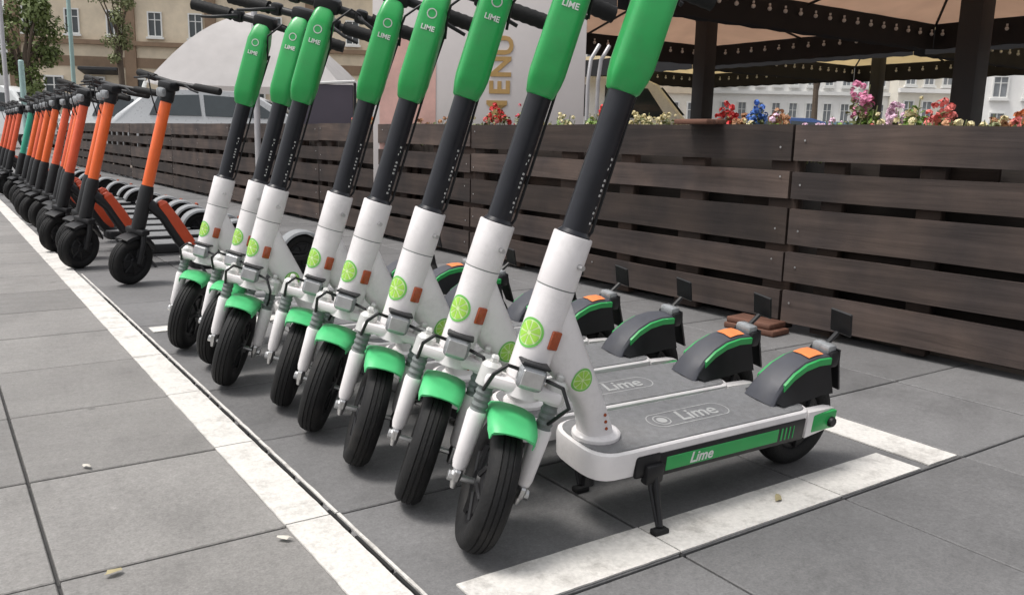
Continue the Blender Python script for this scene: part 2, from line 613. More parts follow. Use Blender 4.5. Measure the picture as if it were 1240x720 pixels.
def stripe(name, x0, x1, y0, y1, label, skew=0.0):
    """painted stripe cut at the paving joints, worn edges"""
    e = thing(name, label, 'road marking', (0, 0, 0))
    e['kind'] = 'structure'
    xs = sorted({x0, x1} | {0.13 + SL * i for i in range(-6, 12) if x0 + 0.004 < 0.13 + SL * i < x1 - 0.004})
    ys = sorted({y0, y1} | {0.055 + SL * j for j in range(0, 60) if y0 + 0.004 < 0.055 + SL * j < y1 - 0.004})
    for a, b in zip(xs, xs[1:]):
        for c, d in zip(ys, ys[1:]):
            mb_ = MB()
            n = 14
            top, bot = [], []
            long_y = (d - c) > (b - a)
            L, R_ = [], []
            for k in range(n + 1):
                t = k / n
                w1, w2 = rnd.uniform(-1, 1) * 0.0008, rnd.uniform(-1, 1) * 0.0008
                if long_y:
                    yy = c + 0.002 + (d - c - 0.004) * t
                    L.append((a + w1, yy))
                    R_.append((b + w2, yy))
                else:
                    xx = a + 0.002 + (b - a - 0.004) * t
                    L.append((xx, c + w1))
                    R_.append((xx, d + w2))
            ring = L + R_[::-1]
            mb_.loft([[(p[0], p[1], z) for p in ring] for z in (0.0005, 0.004)])
            obj('painted_segment', mb_.mesh('paint', 'paint', smooth=False), e)
    return e


stripe('long_stripe', 0.533, 0.626, 0.055, 16.0, 'long white painted stripe running along the row of front wheels')
stripe('thin_stripe', 0.6395, 0.6465, 0.055, 5.0, 'thin white paint edge beyond the drain slot beside the long stripe')
stripe('cross_stripe', 0.703, 1.945, 1.0605, 1.180, 'white cross stripe of the bay under the kickstand of the end scooter')
stripe('back_stripe', 1.985, 2.112, 1.0605, 3.40, 'white back stripe of the bay behind the rear wheels')
stripe('far_cross_stripe', 0.672, 1.9, 3.415, 3.505, 'white cross stripe of the bay beside the lone orange scooter')
mb = MB()
y = 0.06
while y < 4.2:
    ln = rnd.uniform(0.05, 0.26)
    mb.box((0.6325, y + ln / 2, 0.0025), (0.0055, ln, 0.004))
    y += ln + rnd.uniform(0.005, 0.05)
dr = obj('drain_slot', mb.mesh('slot', 'slot', smooth=False))
dr['kind'] = 'structure'
# litter on the paving
for (px, py, sz, mt, lab, cat) in ((106, 564, 0.012, 'litter', 'small white paper scrap lying on the paving joint', 'litter'),
                                   (344, 651, 0.013, 'litter', 'pale crumpled scrap beside the long white stripe', 'litter'),
                                   (138, 692, 0.012, 'dryleaf', 'dry yellowish leaf lying on the grey slabs', 'leaf'),
                                   (942, 603, 0.015, 'dryleaf', 'dry brown leaf lying on the white cross stripe', 'leaf')):
    c = at_z(px, py, 0.005)
    mb = MB()
    P = []
    for k in range(9):
        a = 2 * math.pi * k / 9
        r_ = sz * rnd.uniform(0.6, 1.1)
        P.append(Vector((r_ * 1.5 * math.cos(a), r_ * 0.7 * math.sin(a), rnd.uniform(0, 0.005))))
    mb.add([Vector((0, 0, 0.006))] + P, [(0, k + 1, (k + 1) % 9 + 1) for k in range(9)])
    o = obj('paper_scrap' if mt == 'litter' else 'fallen_leaf', mb.mesh('scrap', mt, recalc=False), label=lab, category=cat)
    o.location = (c.x, c.y, 0.005)
    o.rotation_euler = (0, 0, rnd.uniform(0, 3))

# ------------------------------------------------------------------ pallet fence
FJ = Vector((2.917, 2.262, 0))          # the visible joint between two panels


def fence_x(y_):
    return FJ.x + (y_ - FJ.y) * (-0.1 if y_ < FJ.y else -0.023)


FH = 0.845
ROWS = [(0.846, 0.704), (0.662, 0.553), (0.510, 0.360), (0.326, 0.208), (0.174, 0.040)]
PL = 2.4
edges = [FJ.y + PL * k for k in range(-1, 9)]
fence_labels = ['dark pallet fence panel on the open side of the foot block, clear of scooters',
                'dark pallet fence panel left of the foot block, behind the white scooters',
                'dark pallet fence panel behind the thin grey pole',
                'dark pallet fence panel behind the lone orange scooter',
                'dark pallet fence panel behind the orange scooter cluster',
                'dark pallet fence panel just beyond the orange cluster', 'dark pallet fence panel second beyond the orange cluster', 'dark pallet fence panel third beyond the orange cluster', 'dark pallet fence panel at the far end of the terrace']
for k in range(9):
    ya, yb = edges[k], edges[k + 1]
    A, B = Vector((fence_x(ya), ya, 0)), Vector((fence_x(yb), yb, 0))
    d = B - A
    ang = math.atan2(-d.x, d.y)
    L = d.length
    f = thing('pallet_fence', fence_labels[k], 'fence', A, ang, 'pallet fence panels around the terrace')
    r_ = random.Random(50 + k)
    for zi, (zt, zb) in enumerate(ROWS):
        zt += r_.uniform(-0.006, 0.006) if zi else 0.0
        zb += r_.uniform(-0.006, 0.006)
        mb = MB()
        mb.bbox((0, 0, 0), (0.022, L - 0.012, zt - zb), 0.003, 1)
        # uneven sawn edges
        bmx = bmesh.new()
        bmesh.ops.create_cube(bmx, size=1)
        hz = zt - zb
        for v in bmx.verts:
            v.co = Vector((v.co.x * 0.022, v.co.y * (L - 0.012), v.co.z * hz))
        for q_ in range(1, 12):
            bmesh.ops.bisect_plane(bmx, geom=bmx.verts[:] + bmx.edges[:] + bmx.faces[:], plane_co=(0, -L / 2 + L * q_ / 12, 0), plane_no=(0, 1, 0))
        mb = MB()
        bmx.verts.index_update()
        for v in bmx.verts:
            wv = noise.noise(Vector((k * 5.3, zi * 3.1 + (4.0 if v.co.z > 0 else 0), v.co.y * 1.7)))
            mb.v.append((v.co.x + 0.004 * noise.noise(Vector((k, zi * 7.7, v.co.y))), v.co.y, v.co.z + 0.0055 * wv))
        for fc in bmx.faces:
            mb.f.append(tuple(v.index for v in fc.verts))
            mb.m.append(0)
        bmx.free()
        o = obj('board', mb.mesh('board', 'wood', angle=50), f)
        o.location = (r_.uniform(-0.004, 0.003), L / 2, (zt + zb) / 2)
        o.rotation_euler = (r_.uniform(-0.003, 0.003), 0, 0)
        for yy in (0.05, L / 2, L - 0.05):
            mbn = MB()
            mbn.lathe([(0, -0.0010), (0.004, -0.0010), (0.0045, 0.0)], (0, 0, 0), 8)
            nm = mbn.mesh('nail', 'silver')
            nl = obj('nail_head', nm, f)
            nl.location = (-0.0165, yy + r_.uniform(-0.01, 0.01), (zt + zb) / 2 + r_.uniform(-0.03, 0.03))
            nl.rotation_euler = (0, 0, R(-90))
    yy = 0.05
    while yy < L:                                      # posts and pallet blocks behind the boards
        w = r_.choice((0.09, 0.10, 0.14))
        mb = MB()
        mb.bbox((0, 0, 0), (0.045, w, FH - 0.06), 0.003, 1)
        o = obj('post', mb.mesh('post', 'wood_b', angle=50), f)
        o.location = (0.037, min(yy, L - 0.06), (FH - 0.06) / 2 + 0.012)
        yy += 0.46 + r_.uniform(-0.08, 0.08)
    for zi in range(4):                                # back slats, partly filling the gaps
        zt, zb = ROWS[zi][1] + 0.03, ROWS[zi + 1][0] - 0.03
        y0 = r_.uniform(0.0, 0.4)
        while y0 < L - 0.25:
            ln = r_.uniform(0.12, 0.5)
            if r_.random() < 0.5:
                mb = MB()
                mb.bbox((0, 0, 0), (0.018, min(ln, L - y0 - 0.02), zt - zb), 0.002, 1)
                o = obj('back_slat', mb.mesh('slat', 'wood_b', angle=50), f)
                o.location = (0.07, y0 + min(ln, L - y0 - 0.02) / 2, (zt + zb) / 2 + r_.uniform(-0.012, 0.012))
            y0 += ln + r_.uniform(0.05, 0.3)
# foot block at the joint
fb = thing('foot_block', 'weathered brown timber foot block under the fence joint', 'timber', (FJ.x - 0.09, FJ.y + 0.05, 0), R(6))
for zc, w, dx in ((0.012, 0.24, 0), (0.036, 0.21, 0.01)):
    mb = MB()
    mb.bbox((0, 0, 0), (0.12, w, 0.023), 0.003, 1)
    o = obj('plank', mb.mesh('plank', 'brown', angle=50), fb)
    o.location = (dx, dx, zc)
# terrace floor behind
mb = MB()
mb.box((16.1, 10, 0.0), (26, 44, 0.03))
o = obj('terrace_floor', mb.mesh('terrace', 'terrace', smooth=False))
o['kind'] = 'structure'

# ------------------------------------------------------------------ scooters
# scooter frame: nose towards -x, wheels on z = 0, front contact at the origin, rider's left is -y


def plan(x0, x1, hw, rx, n=14, rr=0.03):
    P = []
    for k in range(n + 1):
        a = math.pi / 2 + math.pi * k / n
        ca, sa = math.cos(a), math.sin(a)
        P.append((x0 + rx - rx * abs(ca) ** 0.62, hw * math.copysign(abs(sa) ** 0.62, sa)))
    for k in range(5):
        a = -math.pi / 2 + math.pi / 2 * k / 4
        P.append((x1 - rr + rr * math.cos(a), -hw + rr + rr * math.sin(a)))
    for k in range(5):
        a = math.pi / 2 * k / 4
        P.append((x1 - rr + rr * math.cos(a), hw - rr + rr * math.sin(a)))
    return P


def slice_sticker(conf, rad, n=30, segs=8):
    """round citrus-slice sticker; conf maps disc (u, v, lift) onto the carrying surface"""
    mb_ = MB()

    def pt(r, a, l):
        return conf(rad * r * math.cos(a), rad * r * math.sin(a), l)
    rings = [(0.02, 0), (0.25, 0), (0.5, 0), (0.75, 0), (0.86, 0)]
    P = [[pt(r, 2 * math.pi * k / n, 0.0006) for k in range(n)] for r, _ in rings]
    mb_.loft(P, 0, caps=False)
    P = [[pt(r, 2 * math.pi * k / n, 0.0008) for k in range(n)] for r in (0.84, 0.92, 1.0)]
    mb_.loft(P, 2, caps=False)
    for s_ in range(segs):
        a0, a1 = 2 * math.pi * (s_ + 0.10) / segs, 2 * math.pi * (s_ + 0.90) / segs
        rows = []
        for r in (0.14, 0.35, 0.55, 0.70, 0.79):
            w = 0.55 + 0.45 * min(1, r * 2)
            mid = (a0 + a1) / 2
            rows.append([pt(r - (0.03 if k in (0, 4) and r > 0.75 else 0), mid + (a1 - a0) / 2 * w * (k - 2) / 2, 0.0012) for k in range(5)])
        mb_.loft(rows, 1, caps=False, closed=False)
    return mb_


def wheel_parts(c, Rw, hw, rim_m='black'):
    ri = Rw * 0.60
    ty = MB()
    prof = []
    base = [(ri, -0.6 * hw), (ri + 0.006, -0.85 * hw), (Rw * 0.80, -1.0 * hw), (Rw * 0.90, -0.93 * hw), (Rw * 0.963, -0.68 * hw),
            (Rw * 0.987, -0.42 * hw), (Rw * 0.972, -0.38 * hw), (Rw * 0.972, -0.33 * hw), (Rw * 0.996, -0.29 * hw), (Rw, -0.06 * hw),
            (Rw * 0.984, -0.04 * hw)]
    prof = base + [(r, -y_) for r, y_ in reversed(base)]
    ty.lathe(prof, c, 44, closed=True)
    hb = MB()
    hub = [(0.0, -0.95 * hw), (0.022, -0.95 * hw), (0.026, -0.75 * hw), (ri * 0.80, -0.70 * hw), (ri * 0.86, -0.55 * hw), (ri * 0.98, -0.62 * hw), (ri + 0.002, -0.6 * hw)]
    prof = hub + [(r, -y_) for r, y_ in reversed(hub)]
    hb.lathe(prof, c, 36)
    for k in range(7):                                   # raised spokes on both sides
        a = 2 * math.pi * k / 7
        for sd_ in (-1, 1):
            p0 = Vector(c) + Vector((0.02 * math.cos(a), sd_ * 0.78 * hw, 0.02 * math.sin(a)))
            p1 = Vector(c) + Vector((ri * 0.95 * math.cos(a + 0.25), sd_ * 0.66 * hw, ri * 0.95 * math.sin(a + 0.25)))
            hb.tube([p0, p1], 0.006, 6)
    return hb, ty


def build_green_scooter():
    """returns list of (name, mesh, parent_name, steered)"""
    AL = R(15.4)
    ax = Vector((math.sin(AL), 0, math.cos(AL)))
    fw = Vector((-math.cos(AL), 0, math.sin(AL)))
    RW = 0.128
    A = Vector((0, 0, RW))
    Y = Vector((0, 1, 0))

    def P(s, f=0, l=0):
        return A + ax * s + fw * f + Y * l
    parts = []

    def part(key, name, mb_, mats, parent=None, steer=False, angle=35, **kw):
        if key in RAISED or parent in RAISED:
            mb_.v = [(x - 0.008, y_, z + 0.033) for x, y_, z in mb_.v]
        parts.append((key, name, mb_.mesh(name, mats, angle), parent, steer, kw))
    RAISED = ('deck', 'rfender', 'flange', 'screws')
    # ---- deck
    pl = plan(0.197, 0.83, 0.088, 0.075)
    cx = 0.5

    def ring(z, ins):
        return [(p[0] + (ins if p[0] < cx else -ins), p[1] * (1 - ins / 0.088), z) for p in pl]
    mb_ = MB().loft([ring(0.079, 0.034), ring(0.083, 0.020), ring(0.094, 0.004), ring(0.138, 0.0), ring(0.148, 0.0015), ring(0.151, 0.005)])
    part('deck', 'deck', mb_, 'white')
    mb_ = MB().loft([ring(0.1512, 0.0085), ring(0.1535, 0.0095)])
    part('mat', 'grip_mat', mb_, 'grip', 'deck')
    # pill outline and lettering on the mat
    mb_ = MB()
    n = 40
    pa, pb = [], []
    for k in range(n):
        a = 2 * math.pi * k / n
        ex = 0.085 if math.cos(a) > 0 else -0.085
        for rr_, L_ in ((0.030, pa), (0.0275, pb)):
            L_.append(Vector((0.515 + ex + rr_ * math.cos(a), rr_ * math.sin(a), 0.1542)))
    for k in range(n):
        k2 = (k + 1) % n
        mb_.add([pa[k], pa[k2], pb[k2], pb[k]], [(0, 1, 2, 3)])
    text_mb('Lime', 0.058, frame((0.538, 0, 0.1540), (1, 0, 0), (0, 1, 0)), 0.15, mb_, offset=0.0008)
    for rr_, rq in ((0.021, 0.018), (0.012, 0.0)):
        rg = []
        for k in range(20):
            a = 2 * math.pi * k / 20
            rg.append((Vector((0.437 + rr_ * math.cos(a), rr_ * math.sin(a), 0.1542)), Vector((0.437 + rq * math.cos(a), rq * math.sin(a), 0.1542))))
        for k in range(20):
            k2 = (k + 1) % 20
            mb_.add([rg[k][0], rg[k2][0], rg[k2][1], rg[k][1]], [(0, 1, 2, 3)])
    part('matlogo', 'deck_lettering', mb_, 'gtext', 'deck')
    for sd_ in (-1, 1):
        mb_ = MB().bbox((0.575, sd_ * 0.0875, 0.1085), (0.46, 0.006, 0.052), 0.0025, 2)
        part('side%d' % sd_, 'side_panel', mb_, 'black', 'deck')
        mb_ = MB().bbox((0.545, sd_ * 0.0897, 0.1080), (0.34, 0.003, 0.032), 0.001, 1)
        for k in range(4):
            mb_.bbox((0.727 + 0.013 * k, sd_ * 0.0897, 0.1080), (0.006 - 0.001 * k, 0.003, 0.031), 0.0006, 1)
        part('strip%d' % sd_, 'green_strip', mb_, 'green', 'deck')
        fr_ = frame((0.475 if sd_ < 0 else 0.575, sd_ * 0.0914, 0.1075), (-sd_, 0, 0), (0, 0, 1))
        mb_ = text_mb('Lime', 0.034, fr_, 0.2, offset=0.0006)
        part('slogo%d' % sd_, 'side_lettering', mb_, 'wtext', 'deck')
        mb_ = MB().bbox((0.327, sd_ * 0.0872, 0.113), (0.066, 0.008, 0.048), 0.006, 2)
        part('pocket%d' % sd_, 'side_pocket', mb_, 'black', 'deck')
        mb_ = MB()
        mb_.loft([[(0.815, sd_ * yy, zz) for yy, zz in ((0.064, 0.082), (0.088, 0.082), (0.088, 0.146), (0.064, 0.146))],
                  [(0.90, sd_ * yy, zz) for yy, zz in ((0.058, 0.086), (0.080, 0.086), (0.080, 0.140), (0.058, 0.140))],
                  [(0.932, sd_ * yy, zz) for yy, zz in ((0.054, 0.098), (0.070, 0.098), (0.070, 0.132), (0.054, 0.132))]])
        part('arm%d' % sd_, 'rear_arm', mb_, 'white', 'deck')
        mb_ = MB().bbox((0.880, sd_ * 0.0805, 0.112), (0.088, 0.012, 0.046), 0.004, 2)
        part('cap%d' % sd_, 'end_cap', mb_, 'green', 'deck')
        mb_ = MB().lathe([(0, sd_ * 0.016), (0.011, sd_ * 0.016), (0.013, sd_ * 0.010), (0.013, 0)], (0.905, sd_ * 0.079, 0.108), 12)
        part('bolt%d' % sd_, 'axle_bolt', mb_, 'black', 'deck')
    mb_ = MB().bbox((0.565, 0, 0.084), (0.46, 0.12, 0.020), 0.006, 2)
    part('tray', 'battery_tray', mb_, 'black', 'deck')
    mb_ = MB().bbox((0.226, -0.070, 0.112), (0.004, 0.016, 0.022), 0.0015, 1, M=Matrix.Rotation(R(48), 3, 'Z'))
    part('port', 'charge_port', mb_, 'black', 'deck')
    mb_ = MB().tube([(0.25, 0.0, 0.075), (0.25, 0, 0.045)], [0.012, 0.016], 10)
    part('stud', 'under_stud', mb_, 'black', 'deck')
    # ---- neck
    Fp = [(0.110, 0.490), (0.096, 0.44), (0.088, 0.385), (0.112, 0.340), (0.155, 0.300), (0.190, 0.256), (0.206, 0.213), (0.211, 0.185)]
    Bp = [(0.130, 0.490), (0.152, 0.445), (0.180, 0.395), (0.205, 0.348), (0.231, 0.298), (0.256, 0.249), (0.275, 0.211), (0.284, 0.185)]
    HWn = [0.020, 0.030, 0.033, 0.034, 0.033, 0.031, 0.031, 0.033]
    rings = []
    for (fx, fz), (bx, bz), h_ in zip(Fp, Bp, HWn):
        c = Vector(((fx + bx) / 2, 0, (fz + bz) / 2))
        d = Vector(((bx - fx) / 2, 0, (bz - fz) / 2))
        rg = []
        for k in range(24):
            a = 2 * math.pi * k / 24
            ca, sa = math.cos(a), math.sin(a)
            e = 0.72
            rg.append(c + d * (math.copysign(abs(ca) ** e, ca)) + Y * h_ * math.copysign(abs(sa) ** e, sa))
        rings.append(rg)
    mb_ = MB().loft(rings)
    part('neck', 'neck', mb_, 'white', angle=60)
    mb_ = MB()
    fl = []
    for z, g in ((0.1525, 1.0), (0.160, 1.0), (0.164, 0.93), (0.166, 0.80)):
        fl.append([(0.257 + 0.052 * g * math.cos(2 * math.pi * k / 24), 0.046 * g * math.sin(2 * math.pi * k / 24), z) for k in range(24)])
    mb_.loft(fl)
    part('flange', 'neck_flange', mb_, 'white', 'neck')
    mb_ = MB()
    for k in range(3):
        mb_.lathe([(0, -0.001), (0.0032, -0.001), (0.0036, 0.001)], (0.247 + 0.004 * k, -0.0315, 0.212 - 0.0155 * k), 10)
    part('screws', 'screw_row', mb_, 'amber', 'neck')

    def neck_y(x, z):
        for i in range(len(Fp) - 1):
            zc0, zc1 = (Fp[i][1] + Bp[i][1]) / 2, (Fp[i + 1][1] + Bp[i + 1][1]) / 2
            if zc1 <= z <= zc0:
                t = (zc0 - z) / (zc0 - zc1)
                cx0 = (Fp[i][0] + Bp[i][0]) / 2 * (1 - t) + (Fp[i + 1][0] + Bp[i + 1][0]) / 2 * t
                hx = (Bp[i][0] - Fp[i][0]) / 2 * (1 - t) + (Bp[i + 1][0] - Fp[i + 1][0]) / 2 * t
                hy = HWn[i] * (1 - t) + HWn[i + 1] * t
                ca = min(1, (abs(x - cx0) / hx)) ** (1 / 0.72)
                return hy * (max(0, 1 - ca * ca)) ** (0.72 / 2)
        return 0.033
    for sd_ in (-1, 1):
        part('nst%d' % sd_, 'slice_sticker',
             slice_sticker(lambda u, v, l, s_=sd_: Vector((0.168 + u, s_ * (neck_y(0.168 + u, 0.330 + v) + l), 0.330 + v)), 0.024), ['pith', 'pulp', 'rind'], 'neck', angle=80)
    # ---- head tube
    mb_ = MB()
    rr = [(0.215, 0.034), (0.218, 0.0365), (0.395, 0.0365)]
    mb_.tube([P(s) for s, _ in rr], [r for _, r in rr], 32)
    part('head', 'head_tube', mb_, 'white')
    mb_ = MB()
    rr = [(0.3972, 0.0362), (0.399, 0.0368), (0.492, 0.0368), (0.495, 0.0358), (0.495, 0.029)]
    mb_.tube([P(s) for s, _ in rr], [r for _, r in rr], 32)
    part('collar', 'stem_collar', mb_, 'white', steer=True)
    mb_ = MB().tube([P(0.3945), P(0.3985)], 0.0355, 28)
    part('seam', 'collar_seam', mb_, 'sleeve', 'head')
    for sd_ in (-1, 1):
        mb_ = MB().bbox(P(0.304, -0.008, sd_ * 0.0365), (0.022, 0.008, 0.036), 0.003, 2, M=Matrix((-fw, Y, ax)).transposed())
        part('refl%d' % sd_, 'side_reflector', mb_, 'amber', 'head')
    for key, ang0, s0 in (('a', 200, 0.306),):
        a0 = R(ang0)

        def conf(u, v, l, a0=a0, s0=s0):
            r_ = 0.0368 + l
            a = a0 + u / r_
            return P(s0 + v) + (-fw) * 0 + Vector((0, 0, 0)) + (fw * (-math.cos(a)) + Y * math.sin(a)) * r_
        part('hst' + key, 'slice_sticker', slice_sticker(conf, 0.028), ['pith', 'pulp', 'rind'], 'head', angle=80)
    # ---- stem and display housing (steered)
    mb_ = MB().tube([P(0.485), P(0.497), P(0.504), P(0.80)], [0.031, 0.031, 0.0250, 0.0250], 28)
    part('stem', 'stem_tube', mb_, 'tube', steer=True)
    r_ = random.Random(3)
    for a0, s1 in ((R(-152), 0.70), (R(-52), 0.64)):
        mb_ = MB()
        s_ = s1
        for k in range(11):
            hgt = 0.0045
            for w in range(2):
                if r_.random() < 0.25:
                    continue
                aa = a0 + w * 0.13
                q = []
                for ds, da in ((0, 0), (0, 0.085), (hgt, 0.085), (hgt, 0)):
                    a = aa + da
                    q.append(P(s_ + ds) + (fw * math.cos(a) + Y * math.sin(a)) * 0.0254)
                mb_.add(q, [(0, 1, 2, 3)])
            s_ -= hgt + r_.uniform(0.003, 0.006) + (0.012 if k in (2, 6) else 0)
        part('number%d' % int(s1 * 100), 'number_label', mb_, 'wtext', 'stem', steer=True, kind='stuff')

    def rrect(s, a, b, f0=0.0, e=0.5, n=28):
        rg = []
        for k in range(n):
            t = 2 * math.pi * (k + 0.5) / n
            ca, sa = math.cos(t), math.sin(t)
            rg.append(P(s, f0 + a * math.copysign(abs(ca) ** e, ca), b * math.copysign(abs(sa) ** e, sa)))
        return rg
    mb_ = MB().loft([rrect(0.758, 0.025, 0.026, 0.0, 0.8), rrect(0.762, 0.029, 0.029, 0.0, 0.55), rrect(0.786, 0.036, 0.034, 0.003, 0.44),
                     rrect(0.806, 0.0385, 0.0360, 0.005, 0.40), rrect(0.985, 0.0370, 0.0350, 0.004, 0.40), rrect(1.024, 0.030, 0.029, -0.001, 0.46),
                     rrect(1.040, 0.023, 0.023, -0.004, 0.5)])
    part('housing', 'display_housing', mb_, 'green', steer=True)
    fl = frame(P(0.936, 0.0424), -Y, ax)
    mb_ = text_mb('LIME', 0.017, fl, 0, offset=0.0004)
    part('hlogo', 'housing_lettering', mb_, 'wtext', 'housing', steer=True)
    mb_ = MB()
    for k in range(24):
        q = []
        for kk in (k, k + 1):
            a = 2 * math.pi * kk / 24
            for rad_ in (0.0125, 0.0098):
                q.append(P(0.972 + rad_ * math.sin(a), 0.0420, rad_ * math.cos(a)))
        mb_.add([q[0], q[2], q[3], q[1]], [(0, 1, 2, 3)])
    part('hring', 'button_ring', mb_, 'alu', 'housing', steer=True)
    # ---- handlebar
    hb0 = P(1.052, -0.012)
    bar = [hb0 + Y * l + fw * (-abs(l) * 0.12) for l in (-0.27, -0.12, -0.04, 0.04, 0.12, 0.27)]
    mb_ = MB().tube(bar, 0.0125, 14)
    mb_.bbox(P(1.054, -0.008), (0.06, 0.075, 0.045), 0.012, 2)
    part('bar', 'handlebar', mb_, 'black', steer=True)
    for sd_ in (-1, 1):
        g0 = hb0 + Y * sd_ * 0.13 + fw * (-0.0156)
        g1 = hb0 + Y * sd_ * 0.275 + fw * (-0.033)
        mb_ = MB()
        pts = [g0.lerp(g1, t / 14) for t in range(15)]
        mb_.tube(pts, [0.021] + [0.0190 + (0.0015 if k % 2 else 0) for k in range(13)] + [0.020], 14)
        part('gripb%d' % sd_, 'hand_grip', mb_, 'rubber', 'bar', True)
        l0 = hb0 + Y * sd_ * 0.10 + ax * -0.005 + fw * 0.01
        mb_ = MB().tube([l0, l0 + fw * 0.03 + Y * sd_ * 0.015 - ax * 0.012, l0 + fw * 0.042 + Y * sd_ * 0.06 - ax * 0.03, l0 + fw * 0.03 + Y * sd_ * 0.105 - ax * 0.038],
                        [0.008, 0.006, 0.0055, 0.005], 8)
        part('lever%d' % sd_, 'brake_lever', mb_, 'black', 'bar', True)
        mb_ = MB().bbox(hb0 + Y * sd_ * 0.10 + fw * -0.008, (0.036, 0.034, 0.04), 0.008, 2)
        part('clamp%d' % sd_, 'lever_clamp', mb_, 'black', 'bar', True)
    mb_ = MB()
    c0 = hb0 + Y * -0.10 + fw * 0.02
    mb_.tube([c0, c0 + fw * 0.05 + ax * 0.0 + Y * 0.02, c0 + fw * 0.045 - ax * 0.05 + Y * 0.06, P(0.98, 0.02, -0.035), P(0.93, 0.0, -0.043)], 0.0032, 8)
    part('cable', 'brake_cable', mb_, 'black', 'bar', True)
    mb_ = MB().tube([P(0.95, -0.03, -0.036), P(0.78, -0.020, -0.030), P(0.62, -0.010, -0.031), P(0.51, -0.006, -0.032), P(0.496, -0.004, -0.027)], 0.003, 8)
    part('scable', 'stem_cable', mb_, 'black', 'stem', True)
    mb_ = MB().tube([P(0.445, 0.030, -0.022), P(0.445, 0.040, -0.028)], 0.005, 8)
    part('cbolt', 'clamp_bolt', mb_, 'silver', 'collar', True)
    # ---- fork
    mb_ = MB()
    mb_.bbox(P(0.200), (0.062, 0.148, 0.022), 0.007, 2, M=Matrix((ax.cross(Y) * 1, Y, ax)).transposed())
    mb_.tube([P(0.185), P(0.217)], [0.038, 0.033], 24)
    part('crown', 'fork_crown', mb_, 'white', steer=True)
    for sd_ in (-1, 1):
        l = sd_ * 0.064
        mb_ = MB().tube([P(0.018, 0.0, l), P(0.030, 0.0, l), P(0.128, 0.0, l), P(0.134, 0, l)], [0.0125, 0.0155, 0.019, 0.017], 18)
        part('leg%d' % sd_, 'fork_leg', mb_, 'white', steer=True)
        mb_ = MB()
        pts, rs = [], []
        for k in range(9):
            pts.append(P(0.132 + 0.0065 * k, 0, l))
            rs.append(0.0140 if k % 2 else 0.0165)
        mb_.tube(pts, rs, 16)
        part('slv%d' % sd_, 'fork_bellows', mb_, 'sleeve', 'leg%d' % sd_, True)
        mb_ = MB()
        mb_.tube([P(0.022, 0, l), P(0.006, 0.004, l), P(-0.022, 0.0, l * 0.98)], [0.0085, 0.011, 0.006], 10)
        mb_.bbox(P(0.006, 0.008, l), (0.016, 0.014, 0.026), 0.003, 1)
        part('drop%d' % sd_, 'dropout', mb_, 'silver', 'leg%d' % sd_, True)
    hbm, ty = wheel_parts(A, RW, 0.0300)
    part('fwheel', 'front_wheel', hbm, 'black', steer=True)
    part('ftyre', 'tyre', ty, 'rubber', 'fwheel', True, 40)
    mb_ = MB().tube([A + Y * l_ for l_ in (-0.080, -0.079, -0.067, -0.066, 0.066, 0.067, 0.079, 0.080)], [0.009, 0.0105, 0.0105, 0.0065, 0.0065, 0.0105, 0.0105, 0.009], 8)
    part('faxle', 'axle', mb_, 'silver', 'fwheel', True)
    # fender
    mb_ = MB()
    arcs = []
    NA = 18
    for k in range(NA + 1):
        th = R(-52) + R(52 + 33) * k / NA
        w = 0.0460 * (1 if k < NA - 2 else 1 - 0.05 * (k - NA + 2))
        rr_ = 0.152
        dr_ = ax * math.cos(th) + fw * math.sin(th)
        rg = []
        for l_, dr2 in ((-1, -0.022), (-1.0, -0.008), (-0.92, -0.001), (-0.5, 0.004), (0, 0.0055), (0.5, 0.004), (0.92, -0.001), (1.0, -0.008), (1, -0.022),
                        (0.95, -0.022), (0.94, -0.009), (0.45, 0.0005), (0, 0.0015), (-0.45, 0.0005), (-0.94, -0.009), (-0.95, -0.022)):
            rg.append(A + dr_ * (rr_ + dr2) + Y * l_ * w)
        arcs.append(rg)
    mb_.loft(arcs)
    part('ffender', 'front_fender', mb_, 'mint', steer=True, angle=50)
    # headlamp
    mb_ = MB().bbox(P(0.232, 0.048), (0.036, 0.052, 0.046), 0.012, 3, M=Matrix((fw, Y, ax)).transposed())
    part('lamp', 'headlamp', mb_, 'lamp', steer=True)
    mb_ = MB().bbox(P(0.2565, 0.042), (0.048, 0.056, 0.006), 0.0025, 1, M=Matrix((fw, Y, ax)).transposed())
    part('visor', 'lamp_visor', mb_, 'black', 'lamp', True)
    mb_ = MB().bbox(P(0.232, 0.067), (0.004, 0.040, 0.030), 0.0015, 1, M=Matrix((fw, Y, ax)).transposed())
    part('lens', 'lamp_lens', mb_, 'silver', 'lamp', True)
    mb_ = MB().tube([P(0.235, 0.05, -0.026), P(0.235, 0.075, -0.055), P(0.205, 0.085, -0.075), P(0.175, 0.045, -0.072), P(0.15, 0.02, -0.066)], 0.0038, 8)
    mb_.tube([P(0.24, 0.045, 0.026), P(0.245, 0.062, 0.05), P(0.222, 0.06, 0.068), P(0.18, 0.02, 0.070)], 0.0038, 8)
    part('lampcable', 'lamp_cable', mb_, 'black', 'lamp', True)
    for sd_ in (-1, 1):
        mb_ = MB().tube([P(0.185, 0, sd_ * 0.064), P(0.222, 0, sd_ * 0.064), P(0.230, 0, sd_ * 0.064)], [0.022, 0.0205, 0.014], 16)
        mb_.bbox(P(0.236, 0.0, sd_ * 0.064), (0.014, 0.014, 0.014), 0.003, 1)
        part('cap_f%d' % sd_, 'fork_cap', mb_, 'alu', 'crown', True)
    # ---- kickstand
    mb_ = MB()
    mb_.tube([(0.340, -0.088, 0.135), (0.338, -0.098, 0.110), (0.326, -0.140, 0.034)], [0.0085, 0.0080, 0.0065], 8)
